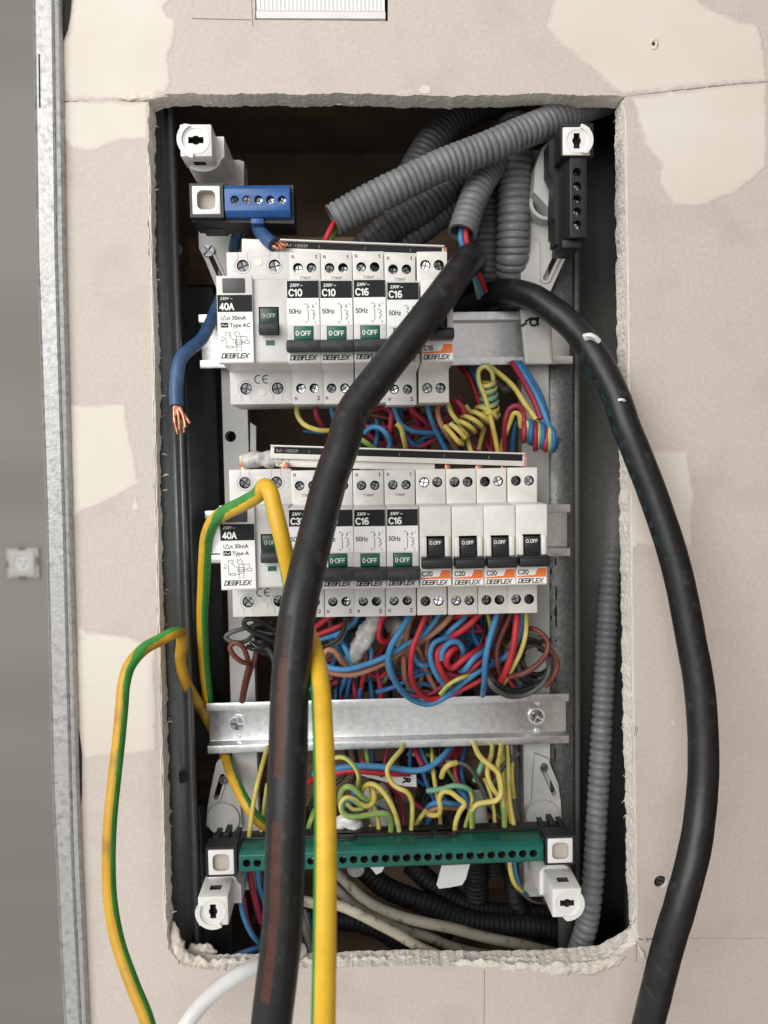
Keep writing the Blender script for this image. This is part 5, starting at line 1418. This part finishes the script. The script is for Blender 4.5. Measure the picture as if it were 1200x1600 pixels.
E = 'above the green terminal bar'
S3 = 1.6
gy = dict(r=S3)
wire('y', [(632, 1160, 40), (627, 1172, 26), (613, 1188, 18), (605, 1202, 14), (609, 1219, 12), (620, 1230, 10), (636, 1238, 8), (643, 1251, 8), (644, 1274, 8), (642, 1306, 10)], E, 1.75, 'yellow-green wire bent in an S from the rail to the green bar', phase=130, twist=0)
wire('y', [(505, 1186, 24), (522, 1184, 18), (538, 1184, 14), (552, 1195, 12), (560, 1211, 12), (560, 1232, 16), (564, 1260, 30)], E, S3)
wire('b', [(490, 1210, 40), (525, 1201, 30), (557, 1197, 26), (602, 1199, 24), (651, 1204, 24), (672, 1198, 26), (690, 1184, 30), (706, 1165, 44)], E, 2.2, 'blue wire lying across above the white tag')
wire('r', [(482, 1222, 44), (500, 1212, 36), (527, 1207, 30), (545, 1204, 28), (578, 1206, 27), (602, 1208, 28), (640, 1209, 34)], E, 2.2, 'red wire lying under the blue one above the white tag')
wire('d', [(646, 1160, 50), (652, 1180, 40), (660, 1198, 34)], E, 2.0); wire('b', [(653, 1160, 50), (660, 1180, 44), (668, 1196, 40)], E, 1.8); wire('d', [(714, 1160, 50), (700, 1182, 38), (684, 1196, 34)], E, 1.8)
wire('y', [(533, 1262, 16), (531, 1248, 12), (535, 1234, 10), (544, 1229, 8), (555, 1234, 8), (564, 1244, 8), (576, 1251, 10), (590, 1246, 16), (604, 1238, 26)], E, 1.9, 'yellow-green wire in the upper fold of the rolled earth wires')
wire('y', [(611, 1306, 8), (611, 1282, 6), (606, 1273, 4), (596, 1271, 4), (578, 1273, 3), (559, 1276, 3), (543, 1275, 3), (534, 1266, 3), (534, 1254, 3), (541, 1247, 3), (552, 1249, 4), (563, 1257, 5), (574, 1260, 6), (583, 1254, 8), (585, 1242, 12), (580, 1228, 20)], E, 1.95, 'yellow-green wire in the long lower fold of the rolled earth wires')
wire('y', [(542, 1256, 16), (552, 1265, 12), (566, 1264, 12), (578, 1256, 16)], E, S3)
wire('m', [(625, 1306, 8), (620, 1280, 6), (612, 1258, 6), (602, 1242, 8), (590, 1229, 10), (580, 1225, 12), (570, 1229, 16), (562, 1242, 24)], E, 1.8, 'mint and yellow wire arching over to the green bar')
wire('y', [(592, 1306, 12), (591, 1282, 12), (586, 1264, 14), (580, 1240, 20), (580, 1228, 26)], E, S3); wire('y', [(596, 1300, 20), (584, 1296, 18), (578, 1290, 20)], E, 1.3)
wire('y', [(710, 1304, 8), (713, 1282, 6), (719, 1267, 5), (726, 1256, 4), (716, 1247, 4), (704, 1238, 5), (693, 1237, 6), (687, 1246, 6), (688, 1262, 7), (686, 1272, 9), (676, 1274, 12), (664, 1270, 20)], E, 1.8, 'yellow wire with a square bend rising from the middle of the green bar', phase=140, twist=0, frac=40)
wire('b', [(664, 1270, 24), (672, 1258, 18), (685, 1254, 14), (700, 1255, 12), (720, 1257, 18)], E, 1.8); wire('t', [(664, 1274, 22), (676, 1266, 16), (690, 1262, 14), (716, 1263, 20)], E, 1.8); wire('y', [(650, 1290, 16), (658, 1276, 14), (666, 1266, 18)], E, 1.6)
wire('m', [(668, 1236, 26), (690, 1233, 20), (710, 1228, 18), (730, 1232, 18), (742, 1244, 22)], E, 1.9, twist=0, phase=-90, frac=260); wire('B', [(716, 1232, 28), (728, 1246, 24), (732, 1262, 24)], E, 2.2)
wire('y', [(738, 1306, 10), (738, 1282, 8), (739, 1264, 6), (746, 1257, 5), (760, 1254, 5), (775, 1251, 5), (783, 1240, 5), (782, 1222, 6), (777, 1206, 8), (763, 1194, 10), (750, 1182, 16), (740, 1160, 36)], E, 1.95, 'yellow-green wire stepping sideways then up from the green bar to the rail')
wire('y', [(724, 1306, 12), (729, 1285, 10), (736, 1262, 10), (738, 1248, 12), (735, 1238, 18)], E, 1.5)
wire('y', [(770, 1160, 40), (768, 1180, 24), (763, 1196, 16), (762, 1211, 12), (768, 1228, 10), (779, 1244, 10)], E, 1.8); wire('y', [(784, 1160, 40), (781, 1182, 22), (777, 1200, 14), (781, 1225, 10), (785, 1253, 8), (788, 1277, 8), (788, 1306, 10)], E, 1.9)
wire('y', [(792, 1160, 40), (794, 1200, 24), (795, 1235, 16), (798, 1263, 12), (807, 1306, 12)], E, 1.6); wire('y', [(786, 1160, 46), (787, 1210, 30), (789, 1238, 20), (795, 1267, 14), (804, 1306, 14)], E, 1.6)
wire('y', [(756, 1216, 30), (766, 1240, 24), (772, 1268, 18), (773, 1306, 16)], E, 1.4); wire('g', [(799, 1160, 40), (802, 1220, 30), (806, 1280, 24), (808, 1310, 24)], E, 2.2); wire('g', [(806, 1160, 50), (808, 1220, 44), (812, 1300, 40)], E, 2.2)
wire('y', [(690, 1214, 16), (694, 1203, 12), (702, 1195, 10), (713, 1192, 12)], E, 1.9, 'short cut yellow stub above the square-bent wire', phase=140, twist=0, frac=40)
wire('m', [(742, 1220, 30), (748, 1206, 28), (755, 1190, 32)], E, 2.0, phase=-90, twist=0, frac=300); wire('d', [(722, 1160, 60), (722, 1180, 54)], E, 1.8); wire('B', [(582, 1160, 60), (583, 1200, 56)], E, 1.8); wire('y', [(570, 1160, 50), (574, 1185, 46), (576, 1200, 44)], E, 1.6)
wire('n', [(752, 1215, 46), (762, 1190, 46), (770, 1165, 50)], E, 2.0)
wire('y', [(418, 1166, 36), (413, 1184, 22), (405, 1214, 12), (397, 1250, 6), (392, 1285, 4), (389, 1312, 8)], E, 1.6, 'pale yellow wire slanting down beside the black cable to the green bar', phase=140, twist=0, frac=60)
wire('y', [(418, 1225, 30), (413, 1260, 20), (410, 1285, 14), (408, 1312, 14)], E, 1.6); wire('B', [(404, 1160, 60), (404, 1200, 56), (398, 1260, 60)], E, 2.6); wire('y', [(480, 1300, 20), (486, 1280, 20), (492, 1265, 26)], E, 1.7)
wire('k', [(395, 1230, 70), (420, 1270, 60), (470, 1300, 60)], E, 4)
rw = random.Random(11)
def fill(n, x0, x1, y0, y1, d0, d1, cols, where, horiz=.5, r=1.6, top_d=None):
    for _ in range(n):
        c = rw.choice(cols); d = rw.uniform(d0, d1)
        if rw.random() < horiz:
            xa = rw.uniform(x0, x1 - 60); xb = min(x1, xa + rw.uniform(60, 170)); ya = rw.uniform(y0, y1); yb = rw.uniform(y0, y1)
            pts = [(xa, ya, d + 6), (xa + (xb - xa) * .3, ya + (yb - ya) * .2 + rw.uniform(-22, 22), d), (xa + (xb - xa) * .7, ya + (yb - ya) * .75 + rw.uniform(-22, 22), d), (xb, yb, d + 6)]
        else:
            xa = rw.uniform(x0, x1); xb = min(x1, max(x0, xa + rw.uniform(-50, 50)))
            pts = [(xa, y0 - 14, top_d if top_d else d - 6), (xa + rw.uniform(-8, 8), y0 + (y1 - y0) * .3, d), (xb + rw.uniform(-12, 12), y0 + (y1 - y0) * .7, d), (xb, y1 - 4, max(d, 46)), (xb, y1 + 20, 58)]
        wire(c, pts, where, r)
fill(46, 470, 815, 950, 1090, 16, 46, 'rdbBBntkkgB', 'deep in the tangle below the lower breakers')
fill(16, 470, 720, 632, 700, 16, 44, 'ddBBbktn', 'deep in the gap between the two breaker rows', .6)
fill(20, 470, 810, 1172, 1292, 24, 60, 'kkkgBdBy', 'in the dark above the green terminal bar', .4, 1.6, 58)
tg_ = thing('white_tag', 'white adhesive tag with a black letter R wrapped above the green bar', 'tag', (0, 0, 0))
tp = plate('strip', px2([(548, 1205), (575, 1208), (612, 1210), (650, 1210), (651, 1229), (634, 1228), (606, 1222), (575, 1214)], 34), 33.4, 34, tapew)
stp = ob('strip', tp, tg_)
lt = ob('lettering', text_mesh('R', 6.6, blackp, bold=.28), stp, W(631, 1214, 33)); lt.rotation_euler = (0, R(100), 0)
ob('lettering', strokes_mesh([[(v.x, v.y) for v in px2([(592, 1211), (596, 1213), (601, 1212)], 33)]], 1.3, blackp, 'lettering'), stp, (0, .0332, 0))
tag(ob('tape_roll', tube('tape_roll', [W(528, 1290, 20), W(540, 1282, 14), W(556, 1290, 16), W(562, 1300, 22)], 4.0, tapew, seg=20, step=.8, wob=.5, wf=170)), 'crumpled white tape lying on the green bar under the rolled wires', 'tape')
tag(ob('sleeve', tube('sleeve', [W(585, 1230, 46), W(594, 1260, 40), W(600, 1300, 40)], 9.0, sleeve, seg=14, step=2, wob=.2)), 'grey sheath end behind the mint wire over the green bar', 'sheath')
tag(ob('sleeve', tube('sleeve', [W(742, 1240, 40), W(748, 1262, 34), W(750, 1290, 36)], 5.6, sleeve, seg=14, step=2, wob=.2)), 'pale sheath end behind the stepped yellow-green wire', 'sheath')
# below the green bar
Fw = 'below the green terminal bar'
def cable(pts, r, mat, lab, name='cable', z=False, **kw):
    P = [(WZ(*p) if z else W(*p)) for p in pts]
    return tag(ob(name, tube(name, P, r, mat, **kw)), lab, 'cable')
cable([(440, 1404, 40), (472, 1407, 34), (490, 1411, 30), (527, 1414, 26), (559, 1427, 22), (592, 1444, 20), (624, 1461, 20), (657, 1481, 22), (689, 1494, 26), (730, 1510, 36)], 3.3, dirty, 'pale speckled beige cable crossing the bottom hollow', seg=14)
cable([(505, 1340, 50), (527, 1364, 44), (544, 1381, 38), (561, 1398, 34), (587, 1416, 30), (624, 1431, 30), (657, 1440, 30), (705, 1450, 32), (760, 1465, 36), (810, 1475, 40), (870, 1490, 50)], 3.5, dirtyd, 'grimy beige cable, uppermost of the three crossing the bottom hollow', seg=14)
cable([(505, 1370, 50), (527, 1390, 46), (544, 1405, 42), (561, 1418, 38), (602, 1437, 36), (635, 1453, 36), (667, 1463, 38), (710, 1480, 42), (800, 1500, 50)], 3.2, dirtyd, 'grimy cable between the two beige ones in the bottom hollow', seg=14)
cable([(470, 1420, 60), (478, 1450, 56), (490, 1490, 56), (500, 1530, 60)], 3.0, dirtyd, 'grimy cable dropping behind the yellow wire at the bottom')
wire('b', [(384, 1350, 20), (380, 1380, 18), (377, 1410, 18), (384, 1440, 20), (400, 1468, 26), (420, 1480, 40)], Fw, 1.9); wire('d', [(389, 1350, 26), (393, 1380, 24), (400, 1410, 26), (408, 1440, 34)], Fw, 2.3); wire('b', [(402, 1350, 28), (404, 1380, 28), (412, 1410, 34)], Fw, 2.0)
wire('d', [(381, 1400, 26), (386, 1430, 26), (396, 1460, 32)], Fw, 1.3); wire('B', [(350, 1502, 30), (375, 1490, 28), (400, 1482, 30), (430, 1470, 44)], Fw, 2.0)
wire('y', [(796, 1345, 24), (798, 1362, 22), (804, 1380, 22), (816, 1392, 28)], Fw, 1.7); wire('b', [(803, 1345, 26), (805, 1362, 26), (810, 1382, 26), (824, 1400, 34)], Fw, 1.6); wire('g', [(812, 1394, 26), (832, 1408, 28), (852, 1412, 36)], Fw, .8); wire('g', [(812, 1345, 30), (814, 1366, 34), (808, 1390, 50)], Fw, 1.8)
tag(ob('paper_tag', plate('paper_tag', px2([(690, 1352), (734, 1350), (728, 1372), (722, 1382), (702, 1386), (686, 1388), (682, 1382)], 30), 29.5, 30.2, tapew)), 'blank white tag hanging under the green bar', 'tag')
tag(ob('paper_tag', plate('paper_tag', px2([(578, 1354), (602, 1352), (596, 1362), (588, 1366)], 30), 29.5, 30.2, tapew)), 'tip of a small white tag showing under the green bar', 'tag')
bm = bmesh.new(); p = W(556, 1358, 30); add_cyl(bm, 0, 0, 5.5, 0, 10, 20)
tag(ob('cable_gland', finish('cable_gland', bm, galvd, 40), None, p), 'small grey metal ring behind the green bar above the beige cables', 'ring')
wire('g', [(476, 1420, 50), (484, 1450, 46), (492, 1480, 50)], Fw, 1.6); wire('b', [(482, 1425, 54), (488, 1460, 50), (494, 1490, 54)], Fw, 1.2); wire('k', [(398, 1440, 44), (404, 1420, 40), (412, 1450, 44)], Fw, 2.4)

# wires leaving the conduits
wire('r', [(540, 330, 8), (526, 344, 6), (518, 356, 4), (510, 372, 4), (506, 384, 8)], 'at the top', 2.0, 'red wire hanging out of the slanting grey conduit')
wire('y', [(545, 332, 10), (530, 348, 8), (524, 360, 8), (517, 378, 10)], 'at the top', 1.7, 'green wire hanging out of the slanting grey conduit', phase=-170, twist=0, frac=340)
wire('b', [(722, 352, 14), (720, 374, 12), (726, 392, 14), (738, 420, 22), (745, 440, 26), (752, 460, 34)], 'at the top', 1.9, 'blue wire hanging out of the short grey conduit')
wire('r', [(728, 352, 12), (729, 376, 10), (736, 396, 14), (746, 424, 20), (752, 438, 26), (758, 455, 34)], 'at the top', 2.0, 'red wire hanging out of the short grey conduit')
wire('m', [(732, 400, 24), (740, 430, 24), (744, 446, 28), (748, 465, 36)], 'at the top', 1.7, 'mint wire behind the tip of the black cable', phase=-170, twist=0, frac=340)

# ------------------------------------------------------------------ thick cables
def sec_lines(dirn, stripe):
    return None
def thick_black():
    # stripe on the side away from the breakers, in long dashes along the sheath
    L = [(706, 476, 512), (728, 436, 494), (739, 410, 470), (734, 404, 446), (712, 432, 423), (672, 487, 402), (601, 577, 393), (551, 645, 386), (534, 700, 378), (516, 750, 372), (490, 850, 358), (476, 905, 350), (464, 965, 343),
         (454, 1060, 336), (450, 1180, 328), (446, 1300, 322), (441, 1450, 316), (424, 1600, 311), (412, 1720, 308)]
    P = [WZ(*p) for p in L]
    # arc-length positions of picture rows, to place the dashes
    pts = spline(P, .004); acc = [0.0]
    for a, b in zip(pts, pts[1:]): acc.append(acc[-1] + (b - a).length / K)
    def s_at(py):
        best = min(range(len(pts)), key=lambda i: abs(proj(pts[i])[1] - py) + (0 if i > 8 else 1e4)); return acc[best]
    rng = [(s_at(1020), s_at(1222)), (s_at(1290), s_at(1552))]
    wear = (s_at(640), s_at(905))
    def sec(s, a):
        if any(u <= s <= v for u, v in rng) and STR[0] <= a <= STR[1]: return 1
        if wear[0] <= s <= wear[1] and 50 <= a <= 88: return 2
        if s_at990[0] <= s <= rng[0][0] and STR[0] <= a <= STR[1]: return 2
        return 0
    s_at990 = (s_at(968),)
    me = tube('power_cable', P, 8.4, [rubber, brownst, brownwear], seg=60, view=True, step=2.2, sector=sec, wob=.012)
    return tag(ob('power_cable', me), 'thick black cable with brown dashes hanging down in front of the breakers', 'cable')
def proj(p):
    v = p - CAM; z = v.dot(fw); return CX + F_PX * v.dot(rt) / z, CY - F_PX * v.dot(up) / z
STR = (14, 42)
thick_black()
def thick_right():
    L = [(700, 500, 515), (735, 476, 502), (768, 459, 490), (798, 456, 478), (831, 464, 468), (863, 484, 460), (896, 512, 453), (922, 545, 446), (945, 584, 440), (964, 624, 435), (976, 660, 432), (1021, 775, 428), (1057, 888, 424), (1079, 996, 421),
         (1093, 1077, 418), (1099, 1174, 415), (1096, 1251, 412), (1085, 1329, 406), (1065, 1406, 402), (1042, 1484, 402), (1014, 1596, 406), (985, 1710, 412)]
    P = [WZ(*p) for p in L]
    def sec(s, a):
        if TSEC[0] <= s <= TSEC[1] and (s % 9.5) < 4.2 and TS[0] <= a <= TS[1]: return 1
        return 0
    me = tube('power_cable', P, 8.0, [rubber, tealst], seg=48, view=True, step=1.6, sector=sec, wob=.02)
    o = tag(ob('power_cable', me), 'thick black cable with teal dashes arching out over the right cut edge', 'cable')
    b = tube('mortar_splash', [WZ(913, 527, 439), WZ(921, 525, 437), WZ(927, 527, 437), WZ(934, 533, 439)], 1.9, tapew, seg=10, step=.8, wob=.6)
    ob('mortar_splash', b, o)
    b = tube('mortar_splash', [WZ(966, 625, 426), WZ(972, 624, 425), WZ(977, 627, 427)], .8, tapew, seg=8, step=.6, wob=.5)
    ob('mortar_splash', b, o)
TSEC = (118, 245); TS = (44, 60)
thick_right()
def earth(name, pts, r, r_end, phase, frac, lab, ymat=yel):
    P = [WZ(*p) for p in pts]
    cum = [0.0]
    for a, b in zip(P, P[1:]): cum.append(cum[-1] + (b - a).length / K * 1.01)
    keys = [(cum[i], c) for i, c in phase]
    def sec(s, a):
        c = keys[0][1] if s <= keys[0][0] else keys[-1][1]
        for (s0, c0), (s1, c1) in zip(keys, keys[1:]):
            if s0 <= s <= s1: c = c0 + (c1 - c0) * (s - s0) / (s1 - s0)
        q = (a - c + 180) % 360 - 180
        return 1 if abs(q) < frac / 2 else 0
    me = tube(name, P, r, [ymat, grn], seg=60, view=True, step=1.0, sector=sec, r_end=r_end)
    return tag(ob(name, me), lab, 'cable')
earth('earth_cable', [(333, 1130, 512), (324, 1085, 496), (318, 1020, 484), (316, 962, 472), (318, 918, 458), (320, 875, 442), (324, 838, 426), (336, 812, 410), (357, 798, 398), (382, 786, 389), (403, 773, 381), (413, 760, 376), (421, 766, 371), (429, 796, 368), (440, 840, 367),
                      (449, 880, 369), (459, 930, 372), (473, 972, 366), (489, 1012, 352), (499, 1060, 338), (505, 1150, 322), (508, 1250, 310), (508, 1400, 300), (505, 1600, 292), (503, 1720, 288)], 3.3, 4.8, [(3, 52), (7, 45), (8, -50), (10, -70), (12, -228), (16, -246), (19, -257)], 112,
      'yellow-green earth cable bent sharply over the Type A unit and hanging in front')
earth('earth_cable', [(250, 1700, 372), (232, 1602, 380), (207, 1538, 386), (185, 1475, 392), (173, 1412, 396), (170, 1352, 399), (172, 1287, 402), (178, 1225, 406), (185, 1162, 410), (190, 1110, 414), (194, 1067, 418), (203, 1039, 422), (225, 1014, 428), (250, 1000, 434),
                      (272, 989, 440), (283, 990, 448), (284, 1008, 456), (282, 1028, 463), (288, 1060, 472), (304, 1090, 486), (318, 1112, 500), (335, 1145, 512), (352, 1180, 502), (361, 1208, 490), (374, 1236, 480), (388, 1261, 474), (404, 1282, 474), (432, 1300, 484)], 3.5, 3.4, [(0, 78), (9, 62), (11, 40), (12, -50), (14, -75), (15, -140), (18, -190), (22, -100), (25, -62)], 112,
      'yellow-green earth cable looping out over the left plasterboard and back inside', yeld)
# thick blue neutral wire
cable([(378, 346, 462), (373, 358, 462), (368, 376, 470), (362, 405, 490), (350, 450, 486), (335, 488, 480), (325, 512, 471), (314, 531, 461), (295, 547, 450), (282, 561, 443), (277, 584, 440), (275, 612, 438), (276, 634, 437)], 3.2, bluet,
      'thick blue wire leaving the blue block and ending in bare copper by the left edge', 'cable', z=True, seg=20, r_end=4.0, view=True)
cable([(402, 336, 446), (402, 352, 444), (410, 366, 440), (420, 376, 436), (428, 382, 434)], 4.0, bluet, 'short thick blue wire from the blue block to the Type AC unit', 'cable', z=True, seg=20, view=True)
def strands(name, base, ends, r, lab, pre):
    t = thing(name, lab, 'copper strands', WZ(*base))
    o0 = WZ(*base)
    for k, (x, y, z) in enumerate(ends):
        off = Vector((math.cos(k * 1.05), 0, math.sin(k * 1.05))) * (.0018 if k else 0)
        p0 = WZ(*pre) + off; p1 = WZ(*base) + off; p2 = WZ(x, y, z)
        mid = p1.lerp(p2, .5) + Vector((random.uniform(-1, 1), random.uniform(-1, 1), random.uniform(-1, 1))) * .0009
        pts = [p - o0 for p in (p0, p1, mid, p2)]
        bm_me = tube('strand', pts, r, copper, seg=8, step=.8)
        ob('strand', bm_me, t)
strands('bare_strands', (277, 636, 437), [(281, 672, 433), (290, 668, 434), (297, 662, 436), (278, 678, 437), (285, 660, 439), (272, 660, 437), (288, 676, 440)], .95, 'frayed bare copper strands at the end of the long blue wire', (276, 626, 437))
strands('bare_strands', (430, 383, 434), [(447, 380, 434), (446, 385, 431), (440, 388, 430), (436, 389, 433), (444, 383, 436), (450, 382, 433)], .95, 'bare copper strands of the short blue wire touching the upper busbar', (423, 378, 436))
strands('bare_strands', (377, 348, 458), [(374, 338, 455), (380, 337, 455), (377, 336, 457)], .9, 'bare copper strands of the long blue wire under the blue block', (375, 354, 461))
cable([(270, 1640, 420), (300, 1588, 424), (330, 1555, 430), (362, 1530, 436), (396, 1512, 444), (430, 1500, 458), (470, 1485, 480)], 4.4, whitec, 'white round cable leaving the opening at its lower left corner', 'cable', z=True, seg=20)
